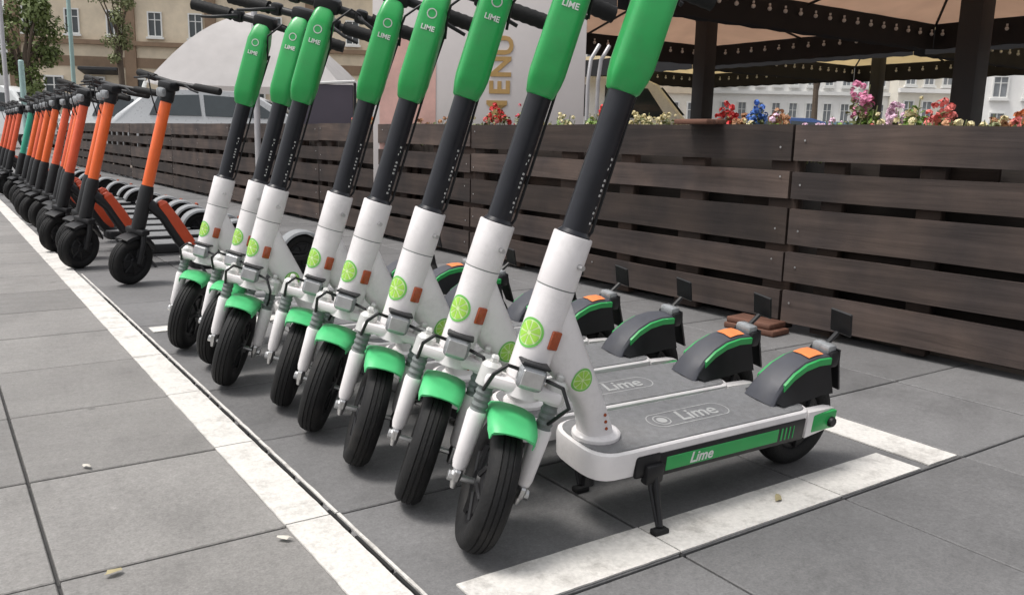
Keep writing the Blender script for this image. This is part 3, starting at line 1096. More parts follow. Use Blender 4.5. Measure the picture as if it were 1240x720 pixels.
    mb_.tube([(0.322, -0.088, 0.130), (0.322, -0.098, 0.108), (0.320, -0.138, 0.036)], [0.0040, 0.0040, 0.0035], 8)
    mb_.bbox((0.333, -0.091, 0.128), (0.046, 0.020, 0.042), 0.005, 2)
    part('kick', 'kickstand', mb_, 'black')
    mb_ = MB().bbox((0.324, -0.143, 0.027), (0.036, 0.022, 0.013), 0.004, 2, M=Matrix.Rotation(R(-7), 3, 'X'))
    part('kfoot', 'stand_foot', mb_, 'rubber', 'kick')
    # ---- rear wheel and fender
    RR = 0.116
    c = (0.872, 0, RR)
    hbm, ty = wheel_parts(c, RR, 0.030)
    part('rwheel', 'rear_wheel', hbm, 'black')
    part('rtyre', 'tyre', ty, 'rubber', 'rwheel', angle=40)
    path = [(0.735, 0.1545, 0.044), (0.748, 0.178, 0.041), (0.772, 0.204, 0.038), (0.804, 0.227, 0.036), (0.845, 0.244, 0.034), (0.89, 0.251, 0.033), (0.935, 0.249, 0.032)]
    rings = []
    for i, (x, z, w) in enumerate(path):
        a = path[max(i - 1, 0)]
        b = path[min(i + 1, len(path) - 1)]
        t = Vector((b[0] - a[0], 0, b[1] - a[1])).normalized()
        nn = Vector((-t.z, 0, t.x))
        c0 = Vector((x, 0, z))
        drop = 0.010 + 0.03 * min(1, i / 2)
        rings.append([c0 + Y * (l_ * w) + nn * d_ for l_, d_ in ((-1, -drop), (-1, -0.006), (-0.86, 0), (0, 0.004), (0.86, 0), (1, -0.006), (1, -drop),
                                                                  (0.93, -drop), (0.92, -0.010), (0, -0.001), (-0.92, -0.010), (-0.93, -drop))])
    mb_ = MB().loft(rings)
    part('rfender', 'rear_fender', mb_, 'fender', angle=40)
    for sd_ in (-1, 1):
        mb_ = MB()
        pts = []
        for i in range(2, 7):
            x, z, w = path[i]
            pts.append((x, sd_ * (w + 0.0018), z - 0.012))
        rg = [[Vector(p) + Vector((0, sd_ * dy, dz)) for dy, dz in ((-0.006, 0.009), (0.0015, 0.007), (0.002, -0.008), (-0.004, -0.010))] for p in pts]
        mb_.loft(rg)
        part('gst%d' % sd_, 'green_trim', mb_, 'green', 'rfender')
        mb_ = MB()
        rg = []
        for i in range(1, 7):
            x, z, w = path[i]
            rg.append([(x, sd_ * (w - 0.003), z - 0.016), (x, sd_ * (w + 0.001), z - 0.016), (x + 0.010, sd_ * (w + 0.018), max(0.156, z - 0.090)), (x + 0.010, sd_ * (w + 0.014), max(0.156, z - 0.090))])
        mb_.loft(rg)
        part('skirt%d' % sd_, 'fender_skirt', mb_, 'black', 'rfender')
    mb_ = MB()
    rg = []
    for t in range(5):
        x = 0.862 + 0.052 * t / 4
        z = 0.2505 if x > 0.885 else 0.2465 + (x - 0.862) * 0.17
        rg.append([(x, -0.024, z + 0.0040), (x, 0, z + 0.0062), (x, 0.024, z + 0.0040)])
    mb_.loft(rg, closed=False)
    part('film', 'orange_sticker', mb_, 'orange_film', 'rfender', angle=80)
    mb_ = MB().bbox((0.946, 0, 0.260), (0.034, 0.052, 0.024), 0.008, 2)
    part('tail', 'tail_lamp', mb_, 'lamp', 'rfender')
    mb_ = MB()
    mb_.loft([[(x, y_, z) for x, y_ in ((x0, -w), (x0 + 0.006, -w), (x0 + 0.006, w), (x0, w))] for z, x0, w in ((0.262, 0.958, 0.034), (0.23, 0.966, 0.032), (0.19, 0.982, 0.030), (0.150, 1.0, 0.026))])
    mb_.bbox((0.950, 0, 0.238), (0.034, 0.070, 0.042), 0.008, 2)
    part('flap', 'mud_flap', mb_, 'black', 'rfender')
    mb_ = MB()
    Mp = Matrix.Rotation(R(-14), 3, 'Y')
    mb_.bbox((0.992, 0, 0.318), (0.006, 0.062, 0.062), 0.003, 1, M=Mp)
    mb_.tube([(0.955, 0, 0.268), (0.985, 0, 0.292)], 0.006, 8)
    part('plate', 'number_plate', mb_, 'black', 'rfender')
    mb_ = MB()
    mb_.tube([(0.60, 0.06, 0.09), (0.70, 0.089, 0.10), (0.83, 0.088, 0.13), (0.88, 0.07, 0.14)], 0.003, 6)
    part('rcable', 'brake_hose', mb_, 'black', 'deck')
    return parts, A, ax


def steer_matrix(A, ax, d):
    return Matrix.Translation(A) @ Matrix.Rotation(d, 4, ax) @ Matrix.Translation(-A)


def place_scooter(proto, name, label, cat, group, x, y, delta, lean=R(4), yaw=0.0, skip=(), swap=None, zs=1.0):
    parts, A, ax = proto
    e = thing(name, label, cat, (x, y, 0), yaw, group, lean)
    e.scale = (zs, zs, zs)
    S = steer_matrix(A, ax, delta)
    made = {}
    for key, nm, me, par, st, kw in parts:
        if key in skip:
            continue
        o = obj(nm, me)
        if swap and key in swap:
            for i in range(len(o.material_slots)):
                o.material_slots[i].link = 'OBJECT'
                o.material_slots[i].material = MT[swap[key]]
        if par is None:
            o.parent = e
            if st:
                o.matrix_local = S
        else:
            if par not in made:
                bpy.data.objects.remove(o)
                continue
            o.parent = made[par]
        for kk_, vv_ in kw.items():
            o[kk_] = vv_
        made[key] = o
    return e


GS = build_green_scooter()
greens = [  # pixel of the front contact, steering, lean
    (588, 661, 63, 7.6), (512, 604, 58, 7.9), (446, 560, 65, 6.8), (393, 520, 55, 6.6), (356, 490, 62, 5.4), (286, 466, 60, 5.0), (271, 441, 50, 3.6), (233, 422, 55, 3.0)]
glabels = ['white and green electric scooter at the bay corner, its kickstand on the white cross stripe',
           'white and green electric scooter second from the bay corner with the cross stripe',
           'white and green electric scooter third from the bay corner with the cross stripe',
           'white and green electric scooter fourth from the bay corner with the cross stripe',
           'white and green electric scooter fifth from the bay corner with the cross stripe',
           'white and green electric scooter third from the lone orange scooter',
           'white and green electric scooter mostly hidden, second from the lone orange scooter',
           'white and green electric scooter at the row end next to the lone orange scooter']
for k, ((px, py, dl, ln), lab) in enumerate(zip(greens, glabels)):
    g = at_z(px, py)
    sk = ['film'] if k in (2, 4) else []
    if k > 2:
        sk += ['screws', 'port', 'stud']
    place_scooter(GS, 'electric_scooter', lab, 'scooter', 'white and green scooters parked in the bay', g.x, g.y + 0.012, R(dl), R(ln), R(-1.0 + rnd.uniform(-1, 1) * (k > 0)), tuple(sk))


def build_orange_scooter():
    AL = R(14)
    ax = Vector((math.sin(AL), 0, math.cos(AL)))
    fw = Vector((-math.cos(AL), 0, math.sin(AL)))
    RW = 0.12
    A = Vector((0, 0, RW))
    Y = Vector((0, 1, 0))

    def P(s, f=0, l=0):
        return A + ax * s + fw * f + Y * l
    parts = []

    def part(key, name, mb_, mats, parent=None, steer=False, angle=35):
        parts.append((key, name, mb_.mesh(name, mats, angle), parent, steer, {}))
    hbm, ty = wheel_parts(A, RW, 0.033)
    part('fwheel', 'front_wheel', hbm, 'black', steer=True)
    part('ftyre', 'tyre', ty, 'rubber', 'fwheel', True, 40)
    mb_ = MB()
    for sd_ in (-1, 1):
        mb_.tube([P(0.0, 0, sd_ * 0.055), P(0.10, 0, sd_ * 0.055), P(0.15, 0, sd_ * 0.045)], [0.013, 0.014, 0.014], 10)
    mb_.bbox(P(0.155), (0.05, 0.12, 0.03), 0.008, 2)
    part('fork', 'fork', mb_, 'black', steer=True)
    mb_ = MB()
    arcs = []
    for k in range(13):
        th = R(-60) + R(60 + 40) * k / 12
        d_ = ax * math.cos(th) + fw * math.sin(th)
        arcs.append([A + d_ * (0.134 + dd) + Y * l * 0.042 for l, dd in ((-1, -0.012), (-0.9, 0.002), (0, 0.005), (0.9, 0.002), (1, -0.012), (0.9, -0.006), (0, 0.001), (-0.9, -0.006))])
    mb_.loft(arcs)
    part('ffender', 'front_fender', mb_, 'black', steer=True)
    mb_ = MB().tube([P(0.16), P(0.18), P(0.36), P(0.385)], [0.030, 0.034, 0.034, 0.029], 20)
    part('head', 'head_tube', mb_, 'black')
    mb_ = MB().tube([P(0.378), P(0.385), P(0.80), P(0.81)], [0.026, 0.0275, 0.0265, 0.025], 22)
    part('stem', 'stem_tube', mb_, 'orange', steer=True)
    mb_ = MB().tube([P(0.805), P(0.812), P(0.865), P(0.88)], [0.028, 0.033, 0.033, 0.026], 18)
    mb_.bbox(P(0.885, 0.005), (0.07, 0.085, 0.045), 0.012, 2)
    part('clamp', 'stem_clamp', mb_, 'black', steer=True)
    mb_ = MB().bbox(P(0.845, 0.042), (0.032, 0.046, 0.046), 0.012, 2)
    part('lamp', 'headlamp', mb_, 'lamp', 'clamp', True)
    hb0 = P(0.905, -0.01)
    mb_ = MB().tube([hb0 + Y * l + fw * (-abs(l) * 0.15) + ax * abs(l) * 0.05 for l in (-0.26, -0.1, 0, 0.1, 0.26)], 0.0125, 12)
    part('bar', 'handlebar', mb_, 'black', steer=True)
    for sd_ in (-1, 1):
        g0 = hb0 + Y * sd_ * 0.13 - fw * 0.0195 + ax * 0.0065
        g1 = hb0 + Y * sd_ * 0.27 - fw * 0.0405 + ax * 0.0135
        mb_ = MB().tube([g0, g0.lerp(g1, 0.05), g0.lerp(g1, 0.95), g1], [0.017, 0.0185, 0.0185, 0.017], 12)
        part('gripb%d' % sd_, 'hand_grip', mb_, 'rubber', 'bar', True)
        l0 = hb0 + Y * sd_ * 0.10 + fw * 0.005
        mb_ = MB().tube([l0, l0 + fw * 0.03 + Y * sd_ * 0.02, l0 + fw * 0.04 + Y * sd_ * 0.07 - ax * 0.015, l0 + fw * 0.03 + Y * sd_ * 0.11 - ax * 0.02], [0.008, 0.006, 0.005, 0.005], 8)
        part('lever%d' % sd_, 'brake_lever', mb_, 'black', 'bar', True)
    mb_ = MB().tube([hb0 + Y * 0.1 + fw * 0.02, hb0 + Y * 0.07 + fw * 0.09 + ax * 0.01, hb0 + Y * 0.02 + fw * 0.085 - ax * 0.09, P(0.74, 0.03, 0.01)], 0.0035, 8)
    part('cable', 'brake_cable', mb_, 'black', 'bar', True)
    # black down tube and orange battery case on it
    mb_ = MB()
    pts = [P(0.30, -0.02), (0.165, 0, 0.34), (0.235, 0, 0.22), (0.30, 0, 0.125), (0.36, 0, 0.105)]
    mb_.tube(pts, [0.028, 0.030, 0.031, 0.032, 0.028], 14)
    part('neck', 'down_tube', mb_, 'black')
    mb_ = MB()
    rings = []
    for x, z, w, h in ((0.148, 0.415, 0.016, 0.012), (0.158, 0.402, 0.030, 0.024), (0.215, 0.312, 0.034, 0.028), (0.285, 0.195, 0.034, 0.028), (0.312, 0.152, 0.028, 0.022), (0.320, 0.140, 0.016, 0.012)):
        t = Vector((0.14, 0, -0.235)).normalized()
        nn = Vector((-t.z, 0, t.x))
        c = Vector((x, 0, z))
        rg = []
        for k in range(20):
            a = 2 * math.pi * (k + 0.5) / 20
            ca, sa = math.cos(a), math.sin(a)
            rg.append(c + nn * h * math.copysign(abs(ca) ** 0.5, ca) + Y * w * math.copysign(abs(sa) ** 0.5, sa))
        rings.append(rg)
    mb_.loft(rings)
    part('case', 'battery_case', mb_, 'orange_d')
    pl = plan(0.27, 0.80, 0.085, 0.07)

    def ring(z, ins):
        return [(p[0] + (ins if p[0] < 0.5 else -ins), p[1] * (1 - ins / 0.085), z) for p in pl]
    mb_ = MB().loft([ring(0.07, 0.015), ring(0.08, 0.002), ring(0.118, 0.0), ring(0.126, 0.004)])
    part('deck', 'deck', mb_, 'black')
    mb_ = MB().loft([ring(0.1262, 0.006), ring(0.129, 0.008)])
    part('mat', 'grip_mat', mb_, 'cdeck', 'deck')
    c = (0.87, 0, 0.112)
    hbm, ty = wheel_parts(c, 0.112, 0.03)
    part('rwheel', 'rear_wheel', hbm, 'black')
    part('rtyre', 'tyre', ty, 'rubber', 'rwheel', angle=40)
    for sd_ in (-1, 1):
        mb_ = MB().bbox((0.83, sd_ * 0.055, 0.1), (0.12, 0.012, 0.03), 0.003, 1)
        part('arm%d' % sd_, 'rear_arm', mb_, 'black')
    mb_ = MB()
    arcs = []
    for k in range(15):
        th = R(-72) + R(72 + 62) * k / 14
        d_ = Vector((math.sin(th), 0, math.cos(th)))
        w = 0.052
        arcs.append([Vector(c) + d_ * (0.130 + dd) + Y * l * w for l, dd in ((-1, -0.012), (-0.9, 0.0), (0, 0.004), (0.9, 0.0), (1, -0.012), (0.92, -0.012), (0, 0.0005), (-0.92, -0.012))])
    mb_.loft(arcs)
    part('rfender', 'rear_fender', mb_, 'fender_l')
    mb_ = MB().bbox((0.985, 0, 0.205), (0.02, 0.05, 0.03), 0.006, 2)
    part('tail', 'tail_lamp', mb_, 'amber', 'rfender')
    mb_ = MB().tube([(0.32, -0.08, 0.09), (0.33, -0.10, 0.07), (0.37, -0.135, 0.006)], [0.008, 0.007, 0.008], 8)
    part('kick', 'kickstand', mb_, 'black')
    return parts, A, ax


OS = build_orange_scooter()
g = at_z(160, 344)
place_list = [(g.x, g.y, 34, 3, None)]
for k, y in enumerate((5.22, 5.62, 6.0, 6.42, 6.83, 7.3, 7.75, 8.3, 8.8, 9.4)):
    place_list.append((0.635 + rnd.uniform(-0.035, 0.035) + (0.03 if k in (1, 4) else 0) + 0.012 * k, y, 33 + rnd.uniform(-9, 9), 3 + rnd.uniform(-1.5, 1.8), ('coral' if k in (2, 4, 5, 8) else None)))
place_list.append((0.75, 10.2, 30, 2, 'teal'))
for yy, xx in ((11.3, 0.74), (11.9, 0.75), (12.6, 0.76), (13.4, 0.78)):
    place_list.append((xx, yy, 30 + rnd.uniform(-6, 6), 3, 'coral'))
ords = ['first', 'second', 'third', 'fourth', 'fifth', 'sixth', 'seventh', 'eighth', 'ninth', 'tenth']
kk = 0
for k, (x, y, dl, ln, sw) in enumerate(place_list):
    if k == 0:
        lab = 'orange scooter standing alone between the white scooters and the orange cluster'
    elif sw == 'teal':
        lab = 'teal green scooter among the far orange ones'
    elif k > 11:
        lab = '%s reddish scooter beyond the teal green one' % ords[k - 12]
    else:
        lab = 'orange scooter in the tight cluster, %s behind the lone orange one' % ords[k - 1]
    swp = {'stem': sw, 'case': sw} if sw else None
    if sw == 'coral':
        swp = {'stem': 'coral', 'case': 'orange_d'}
    place_scooter(OS, 'electric_scooter', lab, 'scooter', 'orange scooters parked along the stripe' if sw != 'teal' else None, x, y, R(dl), R(ln), R(rnd.uniform(-3, 3)), (), swp)

# ------------------------------------------------------------------ things behind the fence
# planter boxes right behind the fence
for k in range(6):
    ya, yb = edges[k] + 0.12, edges[k + 1] - 0.12
    yc = (ya + yb) / 2
    e = thing('planter_box', 'long dark timber planter box behind the ' + ['fence panel right of the foot block', 'fence panel left of the foot block', 'fence panel with the grey pole',
              'fence panel of the lone orange scooter', 'fence panel of the orange cluster', 'farthest fence panel'][k], 'planter',
              (fence_x(yc) + 0.26, yc, 0), R(5.7 if k == 0 else 1.3), 'planter boxes behind the pallet fence')
    L = yb - ya
    for nm, c, d in (('side_board', (-0.14, 0, 0.40), (0.02, L, 0.72)), ('side_board', (0.14, 0, 0.40), (0.02, L, 0.72)),
                     ('end_board', (0, -L / 2 + 0.012, 0.40), (0.258, 0.02, 0.70)), ('end_board', (0, L / 2 - 0.012, 0.40), (0.258, 0.02, 0.70)), ('soil', (0, 0, 0.66), (0.256, L - 0.05, 0.06))):
        mb = MB().bbox(c, d, 0.003, 1)
        obj(nm, mb.mesh(nm, 'planter', angle=50), e)


def flower_plant(px, top_py, width_px, bloom, leafm, label, nb=22, tall=0.0, dx=0.26, seed=0, nleaf=220, name='flowering_plant'):
    """potted plant rooted in the planter behind the fence; its place comes from where the ray meets the planter line"""
    r_ = random.Random(seed)
    d = ray(px, 150)
    lo, hi = 0.5, 20
    for _ in range(50):
        t = (lo + hi) / 2
        p = d * t
        if p.x > fence_x(p.y) + dx:
            hi = t
        else:
            lo = t
    p = d * lo
    depth = p.dot(CF)
    base = Vector((p.x, p.y, 0.69))
    toppt = at_depth(px, top_py, depth)
    h = max(0.12, toppt.z - 0.69)
    w = width_px / FPX * depth / 2
    e = thing(name, label, 'plant', base)
    lf, bl, stm = MB(), MB(), MB()
    for k in range(7):
        a = r_.uniform(0, 6.28)
        q = Vector((math.cos(a) * w * 0.5, math.sin(a) * w * 0.5, h * r_.uniform(0.6, 0.95)))
        stm.tube([(0, 0, 0), q * 0.5 + Vector((0, 0, h * 0.05)), q], [0.004, 0.003, 0.002], 5)

    def quad(m_, c, s_, nrm, asp=0.6):
        nrm = nrm.normalized()
        u = nrm.orthogonal().normalized()
        u = Matrix.Rotation(r_.uniform(0, 6.28), 3, nrm) @ u
        v = nrm.cross(u)
        m_.add([c - u * s_, c - u * s_ * 0.2 + v * s_ * asp + nrm * s_ * 0.12, c + u * s_, c - u * s_ * 0.2 - v * s_ * asp + nrm * s_ * 0.12], [(0, 1, 2), (0, 2, 3)])
    for k in range(nleaf):
        a, rr_ = r_.uniform(0, 6.28), w * math.sqrt(r_.random())
        z = h * r_.uniform(0.05, 0.85) * (1 - 0.35 * (rr_ / max(w, 0.01)) ** 2)
        quad(lf, Vector((rr_ * math.cos(a), rr_ * math.sin(a), z)), r_.uniform(0.008, 0.019), Vector((r_.uniform(-1, 1), r_.uniform(-1, 1), r_.uniform(0.2, 1.5))))
    for k in range(nb):
        a, rr_ = r_.uniform(0, 6.28), w * 0.9 * math.sqrt(r_.random())
        c = Vector((rr_ * math.cos(a), rr_ * math.sin(a), h * (1 - r_.uniform(0, 0.42)) * (1 - 0.25 * (rr_ / max(w, 0.01)) ** 2)))
        br = r_.uniform(0.008, 0.018)
        for j in range(9):
            nd = Vector((r_.gauss(0, 1), r_.gauss(0, 1), r_.gauss(0.4, 1))).normalized()
            quad(bl, c + nd * br * 0.7, br * 0.75, nd, 0.8)
    obj('stem', stm.mesh('stem', 'leaf3'), e)
    obj('foliage', lf.mesh('foliage', leafm, smooth=False, recalc=False), e)
    if nb:
        obj('blossom', bl.mesh('bloom', bloom, smooth=False, recalc=False), e)
    return e


PLS = [(452, 136, 36, 'orangep', 'leaf3', 'orange flowering plant beside the slate board, behind the fence'),
       (487, 142, 30, 'orangep', 'leaf3', 'low pale orange flowering plant under the pink print of the sign board'),
       (546, 140, 40, 'rust', 'leaf3', 'brownish low plant at the foot of the white sign board'),
       (603, 124, 38, 'red', 'leaf3', 'bright red geranium in front of the gold lettering'),
       (641, 122, 42, 'rose', 'leaf3', 'rose red geranium beside the gold lettering'),
       (683, 136, 36, 'cream', 'leaf2', 'white flowering plant beside the rose red geranium'),
       (716, 134, 30, 'cream', 'leaf2', 'bright green low plant with few pale blossoms below the thin steel pipes'),
       (735, 122, 22, 'red', 'leaf', 'red flowers in front of the thin steel pipes'),
       (776, 132, 40, 'cream', 'leaf3', 'cream yellow flowers beside the end of the brown ledge'),
       (812, 134, 36, 'cream', 'leaf3', 'cream flowers next to the tan far house'),
       (880, 124, 30, 'red', 'leaf3', 'bright red flowers beside the parasol mast with the brown ledge'),
       (902, 138, 26, 'rust', 'leaf2', 'short green plant between red and blue flowers'),
       (917, 122, 22, 'bluep', 'leaf3', 'deep blue flowers above the fence'),
       (946, 130, 30, 'rust', 'leaf2', 'green plant with brownish blossoms beside the deep blue flowers'),
       (1040, 94, 34, 'pink', 'leaf3', 'tall pink flowering plant beside the slim black mast'),
       (1054, 120, 28, 'cream', 'leaf2', 'yellow green leafy plant under the tall pink flowers'),
       (1084, 124, 28, 'pale', 'leaf3', 'pale lilac flowering plant between the green plants'),
       (1108, 114, 34, 'cream', 'leaf2', 'fresh lime green leafy plant in the planter'),
       (1140, 118, 36, 'coralp', 'leaf3', 'coral pink flowering plant beside the thick black mast'),
       (1210, 134, 34, 'rust', 'leaf3', 'tan and rust coloured plant beyond the thick black mast'),
       (1240, 134, 30, 'orangep', 'leaf3', 'orange brown plant at the end of the planter')]
for k, (px, tp, w, bl, lf, lab) in enumerate(PLS):
    few = bl == 'cream' and lf == 'leaf2'
    flower_plant(px, tp, w, bl, lf, lab, nb=5 if few else 34, seed=100 + k, nleaf=420 if few else 300)

for k in range(26):
    px = 440 + k * 31.5 + rnd.uniform(-8, 8)
    if 815 < px < 868:
        continue
    near = min(PLS, key=lambda q: abs(q[0] - px))
    words = near[5].split()
    cut = next((i for i, w in enumerate(words) if w in ('beside', 'under', 'at', 'in', 'with', 'next', 'between', 'above', 'beyond')), len(words))
    flower_plant(px, rnd.uniform(137, 145), rnd.uniform(34, 50), rnd.choice(('cream', 'cream', 'rust', 'coralp', 'pale')), rnd.choice(('leaf3', 'leaf3', 'leaf2')), 'low filler plant with few small blossoms next to the ' + ' '.join(words[:cut]),
                 nb=9, seed=300 + k, nleaf=300, dx=0.20, name='filler_plant')['group'] = 'low filler plants in the planter boxes'

# brown ledge at the mast
p = at_depth(838, 147, 3.75)
e = thing('timber_ledge', 'short reddish brown timber ledge on top of the fence by the parasol mast', 'timber', (p.x + 0.05, p.y, FH), R(2))
for dx, dz in ((-0.035, 0.012), (0.035, 0.014)):
    mb = MB().bbox((dx, 0, dz), (0.062, 0.19, 0.022), 0.003, 1)
    obj('plank', mb.mesh('plank', 'brown', angle=50), e)


# parasols
def parasol(cx_, cy_, hx, hy, ze, zp, mast, canvas, label, group, bulbs=True, mast_w=0.24):
    e = thing('parasol', label, 'parasol', (cx_, cy_, 0.015), 0, group)
    cor = [(-hx, -hy), (hx, -hy), (hx, hy), (-hx, hy)]
    n = 8
    for k in range(4):
        a, b = Vector((*cor[k], ze)), Vector((*cor[(k + 1) % 4], ze))
        top = Vector((0, 0, zp))
        V, F = [], []
        for i in range(n + 1):
            for j in range(n + 1):
                t, u = i / n, j / n
                q = a.lerp(b, u).lerp(top, t)
                sag = 0.10 * math.sin(math.pi * t) * (0.35 + 0.65 * math.sin(math.pi * u))
                V.append(q - Vector((0, 0, sag)))
        for i in range(n):
            for j in range(n):
                o_ = i * (n + 1) + j
                F.append((o_, o_ + 1, o_ + n + 2, o_ + n + 1))
        mb_ = MB().add(V, F)
        mb_.add([Vector(v) + Vector((0, 0, 0.004)) for v in V], [tuple(reversed(f_)) for f_ in F])
        obj('canopy_panel', mb_.mesh('canopy', canvas, recalc=False), e)
        mb_ = MB()
        d_ = (b - a)
        L = d_.length
        t = d_.normalized()
        nrm = Vector((t.y, -t.x, 0))
        c = (a + b) / 2 + nrm * 0.004
        ns = 24
        rg = []
        for i in range(ns + 1):
            q = a.lerp(b, i / ns) + nrm * (0.006 * math.sin(i * 1.9))
            zb = ze - 0.31 - 0.012 * abs(math.sin(i * math.pi / 2.0))
            rg.append([q + Vector((0, 0, 0.006)), q + nrm * 0.004 + Vector((0, 0, 0.006)), Vector((q.x, q.y, zb)) + nrm * 0.004, Vector((q.x, q.y, zb))])
        mb_.loft(rg)
        va = obj('valance', mb_.mesh('valance', 'valance', angle=50), e)
        if bulbs:
            mb_ = MB()
            nbul = int(L / 0.25)
            for i in range(nbul):
                q = a.lerp(b, (i + 0.5) / nbul) - nrm * 0.04 + Vector((0, 0, -0.135))
                rgs = []
                for j in range(5):
                    ph = math.pi * j / 4
                    rgs.append([q + Vector((0.024 * math.sin(ph) * math.cos(2 * math.pi * w / 8) + 1e-5 * math.cos(w), 0.024 * math.sin(ph) * math.sin(2 * math.pi * w / 8) + 1e-5 * math.sin(w), 0.025 * math.cos(ph))) for w in range(8)])
                mb_.loft(rgs)
                mb_.tube([q + Vector((0, 0, 0.03)), q + Vector((0, 0, 0.055))], 0.012, 6)
            bo = obj('bulb_string', mb_.mesh('bulbs', 'bulb'), va)
            bo['kind'] = 'stuff'
    for k in range(8):
        tgt = [(-hx, -hy), (0, -hy), (hx, -hy), (hx, 0), (hx, hy), (0, hy), (-hx, hy), (-hx, 0)][k]
        mb_ = MB().tube([(0, 0, zp - 0.06), (tgt[0] * 0.5, tgt[1] * 0.5, (zp + ze) / 2 - 0.14), (tgt[0] * 0.985, tgt[1] * 0.985, ze - 0.025)], 0.016, 6)
        obj('rib', mb_.mesh('rib', 'steel_d'), e)
    if mast:
        mb_ = MB().bbox((0, 0, zp / 2), (mast_w, mast_w, zp), 0.02, 2)
        obj('mast', mb_.mesh('mast', 'steel_d'), e)
        mb_ = MB().bbox((0, 0, 0.05), (0.7, 0.7, 0.10), 0.02, 2)
        obj('base', mb_.mesh('base', 'steel_d'), e)
    return e


pg = 'beige parasols with black valances on the terrace'
PK = 1.165
parasol(7.15 * PK, 7.30 * PK, 2.25 * PK, 1.60 * PK, 2.32, 3.05, False, 'canvas', 'beige canvas parasol over the timber ledge, black valance with bulbs', pg)
parasol(7.15 * PK, 3.95 * PK, 2.25 * PK, 1.60 * PK, 2.32, 3.05, False, 'canvas', 'beige canvas parasol on the thick black mast, black valance with bulbs', pg)
parasol(11.6 * PK, 7.65 * PK, 1.75 * PK, 1.60 * PK, 2.32, 3.1, True, 'canvas2', 'cream canvas parasol on the slim mast beyond the pink flowers', pg, mast_w=0.18)
parasol(11.6 * PK, 4.3 * PK, 1.75 * PK, 1.60 * PK, 2.32, 3.1, True, 'canvas2', 'cream canvas parasol beyond the thick black mast', pg, mast_w=0.18)
parasol(11.4 * PK, 11.05 * PK, 1.75 * PK, 1.60 * PK, 2.32, 3.1, True, 'canvas2', 'cream canvas parasol in front of the tan far house', pg, mast_w=0.10)


def column(px_top, px_bot, py_bot, depth, w, label):
    p = at_depth(px_bot, py_bot, depth)
    e = thing('steel_column', label, 'column', (p.x, p.y, 0.015), YAW * 0)
    mb_ = MB().bbox((0, 0, 1.4), (w, w, 2.8), 0.012, 2)
    obj('shaft', mb_.mesh('shaft', 'steel_d'), e)
    mb_ = MB().bbox((0, 0, 0.012), (w * 2.2, w * 2.2, 0.022), 0.006, 1)
    obj('base_plate', mb_.mesh('plate', 'steel_d'), e)


column(857, 849, 140, 12.1, 0.22, 'black steel column above the reddish brown ledge')
column(1181, 1168, 145, 8.5, 0.23, 'thick black steel column beside the coral pink flowers')

# thin steel pipes by the sign board
e = thing('patio_heater', 'thin bent steel pipes standing behind the red flowers', 'heater', at_depth(716, 150, 6.0).xy.to_3d() + Vector((0, 0, 0.015)))
for dx in (-0.045, 0.045):
    mb = MB().tube([(dx, 0, 0), (dx, 0, 1.15), (dx + 0.02, 0, 1.30), (dx + 0.09, 0, 1.40)], 0.014, 8)
    obj('pipe', mb.mesh('pipe', 'galv'), e)
mb = MB().bbox((0, 0, 0.01), (0.3, 0.3, 0.02), 0.006, 1)
obj('base_plate', mb.mesh('plate', 'steel_d'), e)

# MENU board
c = at_depth(578, 140, 6.3)
nrm = Vector((-0.62, -0.78, 0)).normalized()
right = Vector((-nrm.y, nrm.x, 0))
e = thing('menu_board', 'tall white sign board with gold MENU lettering running upward', 'sign', (c.x, c.y, 0.015), math.atan2(right.y, right.x))
mb = MB().bbox((0, 0.02, 1.10), (1.56, 0.04, 1.86), 0.006, 2)
obj('panel', mb.mesh('panel', 'board'), e)
for x in (-0.7, 0.7):
    mb = MB().bbox((x, 0.055, 0.95), (0.05, 0.03, 1.90), 0.006, 1)
    obj('leg', mb.mesh('leg', 'steel_d'), e)
Mi = e.matrix_basis.inverted()
for ch, px, py in (('M', 603, 134), ('E', 607, 107), ('N', 609, 82), ('U', 612, 57)):
    q = Mi @ at_depth(px, py, 6.3)
    mb = text_mb(ch, 0.205, frame((q.x, -0.004, q.z), (0, 0, 1), (-1, 0, 0)), 0, offset=0.006, ext=0.003)
    obj('letter', mb.mesh('letter', 'gold', smooth=False), e)
mb = MB()
mb.box((-0.52, -0.0025, 1.02), (0.42, 0.003, 0.86))
obj('pink_print', mb.mesh('print', 'blush', smooth=False), e)

# slate board and grey pole
c = at_depth(398, 140, 8.0)
e = thing('slate_board', 'dark purplish board with pale top rail behind the fence', 'board', (c.x, c.y, 0.015), R(-28))
mb = MB().bbox((0, 0, 0.62), (0.46, 0.03, 1.16), 0.005, 1)
obj('panel', mb.mesh('panel', 'slate'), e)
mb = MB().bbox((0, 0, 1.215), (0.5, 0.05, 0.025), 0.005, 1, M=Matrix.Rotation(R(-4), 3, 'Y'))
obj('top_rail', mb.mesh('rail', 'trim'), e)
mb = MB().bbox((0.245, 0, 0.62), (0.025, 0.04, 1.2), 0.005, 1)
obj('side_rail', mb.mesh('rail', 'steel_d'), e)
c = at_depth(313, 195, 7.0)
e = thing('sign_pole', 'thin pale grey pole in front of the fence among the white scooters', 'pole', (c.x, c.y, 0))
mb = MB().tube([(0, 0, 0), (0, 0, 2.6), (0, 0, 2.61)], [0.025, 0.025, 0.02], 14)
obj('shaft', mb.mesh('pole', 'galv'), e)
mb = MB().tube([(0, 0, 0), (0, 0, 0.012), (0, 0, 0.013), (0, 0, 0.05)], [0.07, 0.07, 0.034, 0.032], 14)
obj('base_plate', mb.mesh('plate', 'galv'), e)


